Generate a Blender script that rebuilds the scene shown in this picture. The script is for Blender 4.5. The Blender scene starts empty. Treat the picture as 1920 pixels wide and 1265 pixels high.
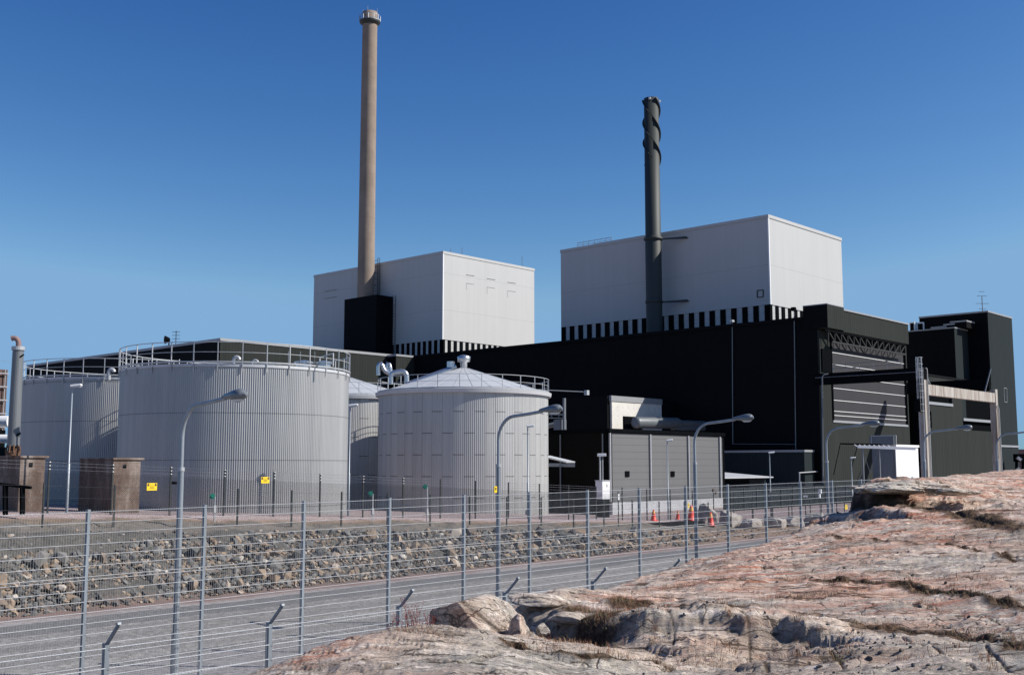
import bpy, math, random
import numpy as np
from mathutils import Vector
random.seed(7); RNG = np.random.RandomState(11)
rad = math.radians
scene = bpy.context.scene
C = scene.collection
# ---------------------------------------------------------------- camera
F_PX, CX, CY = 2080.0, 960.0, 632.5
EYE = Vector((0.0, 0.0, 4.4))
AZ, PITCH = rad(42.8), math.atan(240.0/2080.0)
FW = Vector((math.cos(AZ)*math.cos(PITCH), math.sin(AZ)*math.cos(PITCH), math.sin(PITCH)))
RT = Vector((math.sin(AZ), -math.cos(AZ), 0.0))
UP = RT.cross(FW)
cam_d = bpy.data.cameras.new('camera'); cam = bpy.data.objects.new('camera', cam_d); C.objects.link(cam)
cam_d.sensor_width = 36.0; cam_d.lens = 36.0*F_PX/1920.0
cam_d.clip_start = 0.1; cam_d.clip_end = 9000.0
cam.location = EYE; cam.rotation_euler = (math.pi/2+PITCH, 0.0, AZ-math.pi/2)
scene.camera = cam
# ---------------------------------------------------------------- light
SUN_AZ, SUN_EL = rad(-53.0), rad(38.0)
world = bpy.data.worlds.new("World"); scene.world = world; world.use_nodes = True
wn = world.node_tree.nodes; wl = world.node_tree.links
bg = wn['Background']
sky = wn.new('ShaderNodeTexSky'); sky.sky_type = 'NISHITA'; sky.sun_disc = False
sky.sun_elevation = SUN_EL; sky.sun_rotation = math.pi/2 - SUN_AZ
sky.air_density = 1.0; sky.dust_density = 0.35; sky.ozone_density = 3.2; sky.altitude = 300
# deepen the blue of the clear sky: each channel keeps its own contrast from zenith to horizon
sx_ = wn.new('ShaderNodeSeparateColor'); cx_ = wn.new('ShaderNodeCombineColor'); wl.new(sky.outputs[0], sx_.inputs[0])
for i_, (pw_, kk_) in enumerate(((2.2, 0.352), (1.65, 0.520), (1.15, 1.06))):
    m_ = wn.new('ShaderNodeMath'); m_.operation = 'MINIMUM'; m_.inputs[1].default_value = (2.47, 3.87, 5.7)[i_]; wl.new(sx_.outputs[i_], m_.inputs[0])
    a_ = wn.new('ShaderNodeMath'); a_.operation = 'POWER'; a_.inputs[1].default_value = pw_; wl.new(m_.outputs[0], a_.inputs[0])
    b_ = wn.new('ShaderNodeMath'); b_.operation = 'MULTIPLY'; b_.inputs[1].default_value = kk_; wl.new(a_.outputs[0], b_.inputs[0])
    wl.new(b_.outputs[0], cx_.inputs[i_])
wl.new(cx_.outputs[0], bg.inputs[0]); bg.inputs[1].default_value = 0.070
sun_d = bpy.data.lights.new('sun', 'SUN'); sun = bpy.data.objects.new('sun', sun_d); C.objects.link(sun)
sun_d.energy = 5.0; sun_d.angle = rad(0.53); sun_d.color = (1.0, 0.95, 0.88)
SUN = Vector((math.cos(SUN_AZ)*math.cos(SUN_EL), math.sin(SUN_AZ)*math.cos(SUN_EL), math.sin(SUN_EL)))
sun.rotation_euler = SUN.to_track_quat('Z', 'Y').to_euler()
scene.view_settings.view_transform = 'Standard'; scene.view_settings.look = 'None'
scene.view_settings.gamma = 1.0; scene.view_settings.exposure = 0.3
# ---------------------------------------------------------------- measuring the photograph
def ray(px, py):
    return (FW + RT*((px-CX)/F_PX) + UP*((CY-py)/F_PX))
def at_x(px, py, X):
    d = ray(px, py); return EYE + d*(X/d.x)
def at_y(px, py, Y):
    d = ray(px, py); return EYE + d*(Y/d.y)
def at_d(px, py, dist):          # horizontal depth along the view
    d = ray(px, py); k = d.x*math.cos(AZ)+d.y*math.sin(AZ); return EYE + d*(dist/k)
# ground level of the site
def zg(X, Y):
    X = np.asarray(X, float); Y = np.asarray(Y, float)
    Xc = np.clip(X, 0, 110)
    road = 0.008*(Xc-12)
    p38 = np.maximum(2.2-0.04*(Xc-20), road+0.03)
    p41 = np.maximum(2.6-0.042*(Xc-20), road+0.05)
    crest = np.maximum(p38-0.22, road+0.02)
    z = np.where(Y < 33, road, road+(crest-road)*np.clip((Y-33)/3.4, 0, 1))
    z = np.where(Y > 36.4, crest+(p38-crest)*np.clip((Y-36.4)/1.6, 0, 1), z)
    z = np.where(Y > 38, p38+(p41-p38)*np.clip((Y-38)/3.0, 0, 1), z)
    far = np.clip((np.maximum(np.abs(X-50), np.abs(Y-60))-140)/200, 0, 1)
    return z*(1-far) - 1.0*far
def gz(x, y): return float(zg(x, y))
def at_g(px, py):                # where the ray meets the ground
    d = ray(px, py); t = 5.0
    while t < 400:
        p = EYE + d*t
        if p.z < gz(p.x, p.y): return Vector((p.x, p.y, gz(p.x, p.y)))
        t += 0.05
    return EYE + d*400
# ---------------------------------------------------------------- mesh builder
class MB:
    def __init__(s): s.v = []; s.f = []; s.uv = []; s.sm = []
    def add(s, vs, fs, uvs=None, smooth=False):
        b = len(s.v); s.v += [tuple(p) for p in vs]
        for i, f in enumerate(fs):
            s.f.append(tuple(b+k for k in f)); s.sm.append(smooth)
            s.uv.append(uvs[i] if uvs else None)
        return s
    def box(s, x0, x1, y0, y1, z0, z1):
        v = [(x0,y0,z0),(x1,y0,z0),(x1,y1,z0),(x0,y1,z0),(x0,y0,z1),(x1,y0,z1),(x1,y1,z1),(x0,y1,z1)]
        return s.add(v, [(0,3,2,1),(4,5,6,7),(0,1,5,4),(1,2,6,5),(2,3,7,6),(3,0,4,7)])
    def bar(s, p, q, w, h=None, up=(0,0,1)):
        p = Vector(p); q = Vector(q); h = h or w
        d = (q-p).normalized(); u = Vector(up)
        if abs(d.dot(u)) > 0.98: u = Vector((0,1,0))
        a = d.cross(u).normalized()*(w/2); b = a.cross(d).normalized()*(h/2)
        v = [p-a-b, p+a-b, p+a+b, p-a+b, q-a-b, q+a-b, q+a+b, q-a+b]
        return s.add(v, [(0,1,2,3),(7,6,5,4),(0,4,5,1),(1,5,6,2),(2,6,7,3),(3,7,4,0)])
    def tube(s, pts, r, n=10, caps=True, smooth=True):
        pts = [Vector(p) for p in pts]; m = len(pts)
        rs = r if isinstance(r, (list, tuple)) else [r]*m
        vs = []; prev = None
        for i, p in enumerate(pts):
            t = (pts[min(i+1, m-1)]-pts[max(i-1, 0)]).normalized()
            if prev is None:
                u = Vector((0,0,1)) if abs(t.z) < 0.9 else Vector((1,0,0))
                a = t.cross(u).normalized()
            else:
                a = (prev - t*prev.dot(t)).normalized()
            prev = a; b = t.cross(a)
            for k in range(n):
                an = 2*math.pi*k/n
                vs.append(p + (a*math.cos(an)+b*math.sin(an))*rs[i])
        fs = []
        for i in range(m-1):
            for k in range(n):
                k2 = (k+1) % n
                fs.append((i*n+k, i*n+k2, (i+1)*n+k2, (i+1)*n+k))
        s.add(vs, fs, smooth=smooth)
        if caps:
            s.add(vs[:n], [tuple(range(n))[::-1]]); s.add(vs[-n:], [tuple(range(n))])
        return s
    def lathe(s, prof, cx, cy, n=48, smooth=True, a0=0.0, a1=2*math.pi, cap_top=False):
        full = abs(a1-a0-2*math.pi) < 1e-6; m = n if full else n+1
        vs = []
        for (r, z) in prof:
            for k in range(m):
                a = a0+(a1-a0)*k/n
                vs.append((cx+r*math.cos(a), cy+r*math.sin(a), z))
        fs = []; uv = []; R = max(r for r, z in prof)
        for i in range(len(prof)-1):
            for k in range(n):
                k2 = (k+1) % m
                fs.append((i*m+k, i*m+k2, (i+1)*m+k2, (i+1)*m+k))
                ua = R*(a0+(a1-a0)*k/n); ub = R*(a0+(a1-a0)*(k+1)/n)
                uv.append([(ua, prof[i][1]), (ub, prof[i][1]), (ub, prof[i+1][1]), (ua, prof[i+1][1])])
        s.add(vs, fs, uv, smooth)
        if cap_top: s.add(vs[-m:], [tuple(range(m))])
        return s
    def wires(s, segs, r, n=3):
        segs = np.asarray(segs, float).reshape(-1, 2, 3)
        p = segs[:, 0]; q = segs[:, 1]; d = q-p; d /= np.linalg.norm(d, axis=1)[:, None]
        u = np.tile([0.3, 0.2, 0.93], (len(p), 1)); u[np.abs(d[:, 2]) > 0.8] = [0.8, -0.6, 0.0]
        a = np.cross(d, u); a /= np.linalg.norm(a, axis=1)[:, None]; b = np.cross(d, a)
        ring = [a*math.cos(2*math.pi*k/n)*r+b*math.sin(2*math.pi*k/n)*r for k in range(n)]
        V = np.stack([p+k for k in ring]+[q+k for k in ring], 1).reshape(-1, 3)
        base = len(s.v); s.v += [tuple(x) for x in V.tolist()]
        for i in range(len(p)):
            o = base+i*2*n
            for k in range(n):
                k2 = (k+1) % n
                s.f.append((o+k, o+k2, o+n+k2, o+n+k)); s.sm.append(False); s.uv.append(None)
        return s
    def mesh(s, name, mat, org=(0,0,0)):
        me = bpy.data.meshes.new(name)
        o = Vector(org)
        me.from_pydata([(p[0]-o[0], p[1]-o[1], p[2]-o[2]) for p in s.v], [], s.f)
        if any(s.sm): me.polygons.foreach_set('use_smooth', s.sm)
        if any(u is not None for u in s.uv):
            L = me.uv_layers.new(name='UVMap'); flat = []
            for f, u in zip(s.f, s.uv):
                for k in range(len(f)): flat += list(u[k]) if u else [0.0, 0.0]
            L.data.foreach_set('uv', flat)
        me.materials.append(mat); me.update()
        return me
ORG = {}
def tag(o, label=None, cat=None, group=None, kind=None):
    if label: o['label'] = label
    if cat: o['category'] = cat
    if group: o['group'] = group
    if kind: o['kind'] = kind
    return o
def thing(name, loc, label, cat, group=None):
    o = bpy.data.objects.new(name, None); C.objects.link(o); o.location = loc
    o.empty_display_size = 0.3
    ORG[o] = Vector(loc); return tag(o, label, cat, group)
def put(name, mb, mat, parent=None, bevel=0.0, label=None):
    org = ORG[parent] if parent else Vector((0,0,0))
    o = bpy.data.objects.new(name, mb.mesh(name, mat, org)); C.objects.link(o)
    ORG[o] = org
    if parent: o.parent = parent
    if bevel:
        m = o.modifiers.new('b', 'BEVEL'); m.width = bevel; m.segments = 2; m.limit_method = 'ANGLE'
    if label: o['label'] = label
    return o
def solo(name, mb, mat, loc, label, cat, group=None, bevel=0.0):   # a thing that is one mesh; origin at loc
    o = bpy.data.objects.new(name, mb.mesh(name, mat, loc)); C.objects.link(o); o.location = loc
    ORG[o] = Vector(loc)
    if bevel:
        m = o.modifiers.new('b', 'BEVEL'); m.width = bevel; m.segments = 2; m.limit_method = 'ANGLE'
    return tag(o, label, cat, group)
def copy_tree(o, parent=None):
    c = o.copy(); C.objects.link(c)
    if parent: c.parent = parent
    for ch in list(o.children): copy_tree(ch, c)
    return c
def np_mesh(name, V, Fq, mat, smooth=True, attrs=None):
    me = bpy.data.meshes.new(name)
    V = np.ascontiguousarray(V, np.float32); Fq = np.ascontiguousarray(Fq, np.int32)
    k = Fq.shape[1]
    me.vertices.add(len(V)); me.vertices.foreach_set('co', V.ravel())
    me.loops.add(Fq.size); me.loops.foreach_set('vertex_index', Fq.ravel())
    me.polygons.add(len(Fq)); me.polygons.foreach_set('loop_start', np.arange(0, Fq.size, k, dtype=np.int32))
    me.polygons.foreach_set('loop_total', np.full(len(Fq), k, np.int32))
    me.polygons.foreach_set('use_smooth', np.full(len(Fq), smooth, bool))
    me.update(calc_edges=True)
    for an, arr in (attrs or {}).items():
        A = me.attributes.new(an, 'FLOAT', 'POINT'); A.data.foreach_set('value', np.ascontiguousarray(arr, np.float32))
    me.materials.append(mat); me.validate()
    return me
# noise for the terrain
def vnoise(x, y, seed=0):
    xi = np.floor(x).astype(np.int64); yi = np.floor(y).astype(np.int64)
    fx = x-xi; fy = y-yi; fx = fx*fx*fx*(fx*(fx*6-15)+10); fy = fy*fy*fy*(fy*(fy*6-15)+10)
    def h(a, b):
        n = (a*374761393 + b*668265263 + seed*974634777) & 0x7fffffff
        n = ((n ^ (n >> 13))*1274126177) & 0x7fffffff
        n = n ^ (n >> 16)
        return (n & 0xffff)/65535.0*2-1
    a = h(xi, yi); b = h(xi+1, yi); c = h(xi, yi+1); d = h(xi+1, yi+1)
    return (a*(1-fx)+b*fx)*(1-fy)+(c*(1-fx)+d*fx)*fy
def fbm(x, y, seed=0, octv=4, gain=0.5):
    s = 0; a = 1.0; t = 0
    for i in range(octv):
        s = s+a*vnoise(x*2**i+i*17.3, y*2**i-i*9.1, seed+i); t += a; a *= gain
    return s/t
def ridge(x, y, seed=0, octv=4, gain=0.5):
    s = 0; a = 1.0; t = 0
    for i in range(octv):
        s = s+a*(1-np.abs(vnoise(x*2**i+i*31.7, y*2**i+i*11.9, seed+i))*2); t += a; a *= gain
    return s/t
def sstep(a, b, x):
    t = np.clip((x-a)/(b-a), 0, 1); return t*t*(3-2*t)
# ---------------------------------------------------------------- materials
class NT:
    def __init__(s, name):
        s.m = bpy.data.materials.new(name); s.m.use_nodes = True
        s.n = s.m.node_tree.nodes; s.l = s.m.node_tree.links
        s.b = s.n['Principled BSDF']
        s.tc = s.n.new('ShaderNodeTexCoord'); s.geo = s.n.new('ShaderNodeNewGeometry')
    def set(s, k, v):
        i = s.b.inputs[k]
        if hasattr(v, 'is_linked') or isinstance(v, bpy.types.NodeSocket): s.l.new(v, i)
        else: i.default_value = v
    def _in(s, sock, v):
        if isinstance(v, bpy.types.NodeSocket): s.l.new(v, sock)
        else: sock.default_value = v
    def math(s, op, a, b=0.0, c=0.0, clamp=False):
        n = s.n.new('ShaderNodeMath'); n.operation = op; n.use_clamp = clamp
        s._in(n.inputs[0], a); s._in(n.inputs[1], b); s._in(n.inputs[2], c); return n.outputs[0]
    def mapping(s, scale=(1,1,1), rot=(0,0,0), src=None):
        n = s.n.new('ShaderNodeMapping'); n.inputs['Scale'].default_value = scale; n.inputs['Rotation'].default_value = rot
        s.l.new(src or s.geo.outputs['Position'], n.inputs[0]); return n.outputs[0]
    def noise(s, scale=1.0, detail=4.0, rough=0.55, vec=None, dist=0.0):
        n = s.n.new('ShaderNodeTexNoise'); n.inputs['Scale'].default_value = scale
        n.inputs['Detail'].default_value = detail; n.inputs['Roughness'].default_value = rough
        n.inputs['Distortion'].default_value = dist
        s.l.new(vec or s.geo.outputs['Position'], n.inputs['Vector']); return n.outputs['Fac']
    def voro(s, scale=1.0, vec=None, feature='F1', out='Distance', rnd=1.0):
        n = s.n.new('ShaderNodeTexVoronoi'); n.feature = feature; n.inputs['Scale'].default_value = scale
        n.inputs['Randomness'].default_value = rnd
        s.l.new(vec or s.geo.outputs['Position'], n.inputs['Vector']); return n.outputs[out]
    def ramp(s, fac, stops, interp='LINEAR'):
        n = s.n.new('ShaderNodeValToRGB'); cr = n.color_ramp; cr.interpolation = interp
        while len(cr.elements) < len(stops): cr.elements.new(0.5)
        for e, (p, c) in zip(cr.elements, stops):
            e.position = p; e.color = (c[0], c[1], c[2], 1) if hasattr(c, '__len__') else (c, c, c, 1)
        s._in(n.inputs[0], fac); return n.outputs[0]
    def mix(s, fac, a, b, mode='MIX'):
        n = s.n.new('ShaderNodeMix'); n.data_type = 'RGBA'; n.blend_type = mode
        s._in(n.inputs[0], fac)
        for k, v in ((6, a), (7, b)):
            if isinstance(v, bpy.types.NodeSocket): s.l.new(v, n.inputs[k])
            else: n.inputs[k].default_value = (v[0], v[1], v[2], 1)
        return n.outputs[2]
    def sep(s, src=None):
        n = s.n.new('ShaderNodeSeparateXYZ'); s.l.new(src or s.geo.outputs['Position'], n.inputs[0]); return n.outputs
    def attr(s, name):
        n = s.n.new('ShaderNodeAttribute'); n.attribute_name = name; return n.outputs['Fac']
    def bump(s, h, strength=0.3, dist=0.02, nrm=None):
        n = s.n.new('ShaderNodeBump'); n.inputs['Strength'].default_value = strength
        n.inputs['Distance'].default_value = dist; s.l.new(h, n.inputs['Height'])
        if nrm: s.l.new(nrm, n.inputs['Normal'])
        s.l.new(n.outputs[0], s.b.inputs['Normal']); return n.outputs[0]
    def line(s, coord, pitch, width, off=0.0):      # 1 on thin lines
        f = s.math('FRACT', s.math('MULTIPLY', s.math('ADD', coord, off), 1.0/pitch))
        return s.math('LESS_THAN', f, width/pitch)
def c3(v, k=1.0): return (v[0]*k, v[1]*k, v[2]*k)
def pbr(name, col, rough=0.6, metal=0.0, var=0.15, scale=1.5, bump=0.0, bscale=20, streak=False, spec=0.5):
    t = NT(name)
    vec = t.mapping((1,1,0.12)) if streak else None
    n = t.noise(scale, 5, 0.6, vec)
    col_s = t.ramp(n, [(0.25, c3(col, 1-var)), (0.75, c3(col, 1+var))])
    t.set('Base Color', col_s); t.set('Roughness', rough); t.set('Metallic', metal)
    t.b.inputs['Specular IOR Level'].default_value = spec
    if bump: t.bump(t.noise(bscale, 4, 0.6), bump, 0.02)
    return t.m
def cladding(name, col, rib=0.3, seams=(), var=0.1, spec=0.3, rough=0.55, vseam=0.0, linek=0.75, streak=0.0):
    t = NT(name); x, y, z = t.sep()[0:3]
    u = t.math('ADD', x, y)
    big = t.noise(0.25, 5, 0.6, t.mapping((1,1,0.3)))
    st = t.noise(1.6, 6, 0.65, t.mapping((1,1,0.06)))
    pan = t.math('FLOOR', t.math('MULTIPLY', u, 1/1.1))
    wn_ = t.n.new('ShaderNodeTexWhiteNoise'); wn_.noise_dimensions = '1D'; t.l.new(pan, wn_.inputs['W'])
    k = t.math('MULTIPLY_ADD', big, var*2, 1-var)
    k = t.math('MULTIPLY_ADD', st, var*1.4+streak, t.math('SUBTRACT', k, (var*1.4+streak)/2))
    k = t.math('MULTIPLY_ADD', wn_.outputs[0], var*0.5, t.math('SUBTRACT', k, var*0.25))
    for (p, w, off) in seams:
        k = t.math('MULTIPLY', k, t.math('SUBTRACT', 1.0, t.math('MULTIPLY', t.line(z, p, w, off), 1-linek)))
    if vseam: k = t.math('MULTIPLY', k, t.math('SUBTRACT', 1.0, t.math('MULTIPLY', t.line(u, vseam, 0.05), (1-linek)*0.6)))
    cc = t.n.new('ShaderNodeCombineXYZ')
    for i in range(3): t.l.new(t.math('MULTIPLY', k, col[i]), cc.inputs[i])
    t.set('Base Color', cc.outputs[0]); t.set('Roughness', rough); t.b.inputs['Specular IOR Level'].default_value = spec
    if rib:
        w = t.math('SINE', t.math('MULTIPLY', u, 2*math.pi/rib))
        t.bump(w, 0.16, rib*0.12)
    return t.m
M = {}
M['steel'] = pbr('galvanised_steel', (0.24, 0.27, 0.30), 0.5, 0.2, 0.18, 6, streak=True)
M['wire'] = pbr('galvanised_wire', (0.52, 0.53, 0.54), 0.5, 0.15, 0.1, 6)
M['thinwire'] = pbr('thin_mesh_wire', (0.27, 0.28, 0.29), 0.6, 0.1, 0.1, 6)
M['rail'] = pbr('railing_steel', (0.42, 0.43, 0.44), 0.45, 0.3, 0.12, 4)
M['darkpost'] = pbr('dark_green_post', (0.02, 0.025, 0.025), 0.5, 0.0, 0.2, 8)
M['lampgrey'] = pbr('lamp_head_grey', (0.17, 0.185, 0.20), 0.35, 0.2, 0.1, 3)
M['lampglass'] = pbr('lamp_glass', (0.55, 0.57, 0.58), 0.15, 0.0, 0.05, 3)
M['lampwhite'] = pbr('lamp_head_white', (0.75, 0.76, 0.76), 0.4, 0.0, 0.05, 3)
M['lightpole'] = pbr('light_pole', (0.30, 0.33, 0.36), 0.45, 0.3, 0.2, 5, streak=True)
M['white'] = pbr('white_paint', (0.78, 0.78, 0.77), 0.5, 0.0, 0.05, 1.5, streak=True)
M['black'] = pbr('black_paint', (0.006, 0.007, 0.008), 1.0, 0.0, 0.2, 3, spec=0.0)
M['pipegrey'] = pbr('pipe_grey', (0.16, 0.17, 0.18), 0.45, 0.2, 0.15, 4, streak=True)
M['alu'] = pbr('aluminium_duct', (0.55, 0.56, 0.57), 0.3, 0.85, 0.15, 2.5)
M['ductblue'] = pbr('duct_grey', (0.13, 0.145, 0.155), 0.45, 0.1, 0.12, 1.5)
M['red'] = pbr('cone_red', (0.75, 0.045, 0.02), 0.5, 0.0, 0.1, 9)
M['orange'] = pbr('reflective_band', (0.85, 0.42, 0.10), 0.4, 0.0, 0.1, 9)
M['yellow'] = pbr('sign_yellow', (0.90, 0.62, 0.02), 0.4, 0.0, 0.03, 5)
M['signblack'] = pbr('sign_black', (0.02, 0.02, 0.02), 0.5, 0.0, 0.03, 5)
M['green'] = pbr('green_plastic', (0.03, 0.22, 0.15), 0.35, 0.0, 0.1, 5)
M['rustpipe'] = pbr('rusty_pipe', (0.24, 0.155, 0.145), 0.7, 0.0, 0.25, 6)
M['rustbrown'] = pbr('rusty_brown', (0.11, 0.055, 0.03), 0.8, 0.0, 0.5, 8)
M['roofwhite'] = pbr('roof_sheet', (0.52, 0.53, 0.54), 0.5, 0.15, 0.06, 1.2)
M['trim'] = pbr('roof_trim', (0.30, 0.31, 0.32), 0.5, 0.2, 0.1, 2)
M['brick'] = pbr('brown_brick', (0.10, 0.06, 0.05), 0.8, 0.0, 0.3, 2)
M['whiteclad'] = cladding('white_cladding', (0.46, 0.46, 0.45), 0.0, [(7.6, 0.10, 2.0)], 0.05, 0.3, 0.6, 3.3, 0.82)
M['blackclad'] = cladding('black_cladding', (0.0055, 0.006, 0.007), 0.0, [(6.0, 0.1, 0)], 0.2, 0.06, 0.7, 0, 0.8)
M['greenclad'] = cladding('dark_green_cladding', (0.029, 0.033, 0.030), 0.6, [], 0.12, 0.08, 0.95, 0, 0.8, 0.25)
M['doorpanel'] = cladding('hall_door_panel', (0.052, 0.052, 0.056), 0.0, [(0.54, 0.02, 0)], 0.08, 0.08, 0.95, 0, 0.9)
M['towerclad'] = cladding('tower_cladding', (0.022, 0.029, 0.031), 0.6, [], 0.10, 0.08, 0.95, 0, 0.8, 0.15)
M['greypanel'] = cladding('grey_wall_panel', (0.145, 0.145, 0.145), 0.0, [(0.56, 0.035, 0.1)], 0.06, 0.3, 0.6, 0, 0.6)
M['darkpanel'] = cladding('dark_wall_panel', (0.007, 0.007, 0.006), 0.0, [(0.56, 0.035, 0.1)], 0.15, 0.05, 0.7, 0, 0.7)
M['plinth'] = pbr('pale_plinth', (0.52, 0.53, 0.55), 0.8, 0.0, 0.12, 1.2)
def m_stack():
    t = NT('stack_concrete'); x, y, z = t.sep()[0:3]
    n = t.noise(0.5, 6, 0.65, t.mapping((1,1,0.5)))
    c = t.ramp(n, [(0.3, (0.205, 0.158, 0.122)), (0.7, (0.29, 0.228, 0.18))])
    k = t.math('MULTIPLY', t.line(z, 2.4, 0.12), 0.22)
    pan = t.math('FLOOR', t.math('MULTIPLY', z, 1/2.4))
    w = t.n.new('ShaderNodeTexWhiteNoise'); w.noise_dimensions = '1D'; t.l.new(pan, w.inputs['W'])
    c = t.mix(k, c, (0.12, 0.10, 0.09)); c = t.mix(t.math('MULTIPLY', w.outputs[0], 0.2), c, (0.18, 0.15, 0.13))
    t.set('Base Color', c); t.set('Roughness', 0.9); t.bump(t.noise(6, 4), 0.2, 0.03); return t.m
M['stack'] = m_stack()
M['faint'] = pbr('faint_panel_edge', (0.33, 0.33, 0.325), 0.8, 0.0, 0.2, 2)
M['trussdark'] = pbr('truss_paint', (0.018, 0.02, 0.022), 0.9, 0.0, 0.1, 3)
M['darkstack'] = pbr('dark_stack_paint', (0.026, 0.032, 0.030), 0.62, 0.0, 0.15, 0.6, streak=True)
def m_conc():
    t = NT('aged_concrete')
    n = t.noise(1.3, 7, 0.7, t.mapping((1,1,0.35))); n2 = t.noise(9, 5, 0.7)
    c = t.ramp(n, [(0.3, (0.07, 0.04, 0.03)), (0.5, (0.135, 0.095, 0.075)), (0.68, (0.30, 0.25, 0.215))])
    c = t.mix(t.ramp(n2, [(0.50, 0.0), (0.8, 0.5)]), c, (0.30, 0.27, 0.24))
    z = t.sep()[2]
    c = t.mix(t.math('MULTIPLY', t.line(z, 0.5, 0.02), 0.5), c, (0.08, 0.06, 0.05))
    t.set('Base Color', c); t.set('Roughness', 0.95); t.bump(n2, 0.4, 0.02); return t.m
M['concrete'] = m_conc()
def m_tank(name, rows, cols, colr, metal, streakk):
    t = NT(name); uv = t.sep(t.tc.outputs['UV']); u, v = uv[0], uv[1]
    st = t.noise(1.0, 6, 0.65, t.mapping((1.3, 0.05, 1), src=t.tc.outputs['UV']))
    st2 = t.noise(1.0, 4, 0.6, t.mapping((9, 0.12, 1), src=t.tc.outputs['UV']))
    bl = t.noise(0.35, 4, 0.6, t.mapping((1, 0.6, 1), src=t.tc.outputs['UV']))
    k = t.math('MULTIPLY_ADD', st, streakk, 1-streakk/2)
    k = t.math('MULTIPLY_ADD', st2, streakk*0.5, t.math('SUBTRACT', k, streakk*0.25))
    k = t.math('MULTIPLY_ADD', bl, 0.25, t.math('SUBTRACT', k, 0.125))
    if cols:
        col = t.math('FLOOR', t.math('MULTIPLY', u, 1/cols))
        w = t.n.new('ShaderNodeTexWhiteNoise'); w.noise_dimensions = '1D'; t.l.new(col, w.inputs['W'])
        k = t.math('MULTIPLY', k, t.math('MULTIPLY_ADD', w.outputs[0], 0.14, 0.93))
        odd = t.math('ADD', t.math('MULTIPLY', t.math('MODULO', t.math('ADD', col, 1000.0), 2.0), rows/2), 0.8)
        ln = t.math('MAXIMUM', t.line(t.math('ADD', v, odd), rows, 0.07), t.math('MULTIPLY', t.line(u, cols, 0.045), 0.45))
    else:
        ln = t.math('MULTIPLY', t.line(v, rows, 0.05, -0.15), 0.7)
    k = t.math('MULTIPLY', k, t.math('SUBTRACT', 1.0, t.math('MULTIPLY', ln, 0.55)))
    cc = t.n.new('ShaderNodeCombineXYZ')
    for i in range(3): t.l.new(t.math('MULTIPLY', k, colr[i]), cc.inputs[i])
    t.set('Base Color', cc.outputs[0]); t.set('Metallic', metal)
    t.set('Roughness', t.math('MULTIPLY_ADD', st, 0.25, 0.33)); return t.m
M['tankA'] = m_tank('corrugated_aluminium', 2.24, 0, (0.385, 0.385, 0.38), 0.5, 0.5)
M['tankB'] = m_tank('weathered_sheet', 2.95, 0.745, (0.43, 0.425, 0.41), 0.30, 0.55)
def m_ground(name, c1, c2, c3_, sc, bstr, speck=True):
    t = NT(name)
    big = t.noise(0.22, 5, 0.6); fine = t.noise(sc, 3, 0.7); vo = t.voro(sc*0.8, out='Color')
    c = t.mix(t.ramp(big, [(0.35, 0.0), (0.65, 1.0)]), c1, c2)
    g = t.n.new('ShaderNodeRGBToBW'); t.l.new(vo, g.inputs[0])
    c = t.mix(t.ramp(g.outputs[0], [(0.15, 0.0), (0.85, 0.8)]), c, c3_)
    c = t.mix(t.ramp(fine, [(0.52, 0.0), (0.72, 0.75)]), c, c3(c1, 0.35))
    t.set('Base Color', c); t.set('Roughness', 0.95); t.bump(fine, bstr, 0.03); return t, c
t, c = m_ground('site_ground', (0.27, 0.235, 0.215), (0.235, 0.22, 0.21), (0.36, 0.34, 0.33), 7, 0.6)
# pink gravel on the tank pad, bare grey soil at its rim
x, y, z = t.sep()[0:3]
wob = t.math('MULTIPLY_ADD', t.noise(0.35, 4, 0.6), 1.6, -0.8)
yy = t.math('ADD', y, wob)
pink = t.ramp(t.noise(11, 3, 0.75), [(0.3, (0.13, 0.09, 0.085)), (0.5, (0.33, 0.255, 0.245)), (0.7, (0.47, 0.40, 0.385))])
rim = t.ramp(t.noise(5, 6, 0.7), [(0.3, (0.085, 0.075, 0.06)), (0.7, (0.19, 0.165, 0.14))])
ochre = t.ramp(t.noise(4, 5, 0.7), [(0.3, (0.13, 0.085, 0.05)), (0.7, (0.24, 0.165, 0.11))])
emb = t.ramp(t.noise(6, 6, 0.75), [(0.3, (0.03, 0.029, 0.027)), (0.7, (0.12, 0.11, 0.095))])
earth = t.ramp(t.noise(5, 6, 0.75), [(0.3, (0.15, 0.10, 0.065)), (0.7, (0.30, 0.21, 0.145))])
emb = t.mix(t.math('MULTIPLY', t.math('GREATER_THAN', x, 44.0), 0.9), emb, earth)
def gate(lo): 
    return t.math('MULTIPLY', t.math('SUBTRACT', yy, lo), 1.2, clamp=True)
c = t.mix(gate(31.6), c, (0.20, 0.125, 0.105)); c = t.mix(gate(32.6), c, emb); c = t.mix(gate(36.5), c, rim); c = t.mix(gate(38.7), c, ochre); c = t.mix(gate(39.4), c, pink)
t.set('Base Color', c); M['ground'] = t.m
t, c = m_ground('gravel_road', (0.165, 0.153, 0.14), (0.20, 0.187, 0.17), (0.40, 0.38, 0.355), 11, 0.9)
c = t.mix(t.ramp(t.noise(1.0, 5, 0.65, t.mapping((0.05, 0.8, 1))), [(0.42, 0.0), (0.62, 0.55)]), c, (0.105, 0.10, 0.095))
c = t.mix(t.ramp(t.noise(1.0, 4, 0.6, t.mapping((0.03, 2.2, 1))), [(0.55, 0.0), (0.68, 0.35)]), c, (0.33, 0.32, 0.30))
t.set('Base Color', c); M['road'] = t.m
t, c = m_ground('road_shoulder', (0.11, 0.11, 0.11), (0.135, 0.13, 0.128), (0.19, 0.185, 0.18), 9, 0.7)
M['shoulder'] = t.m
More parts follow.
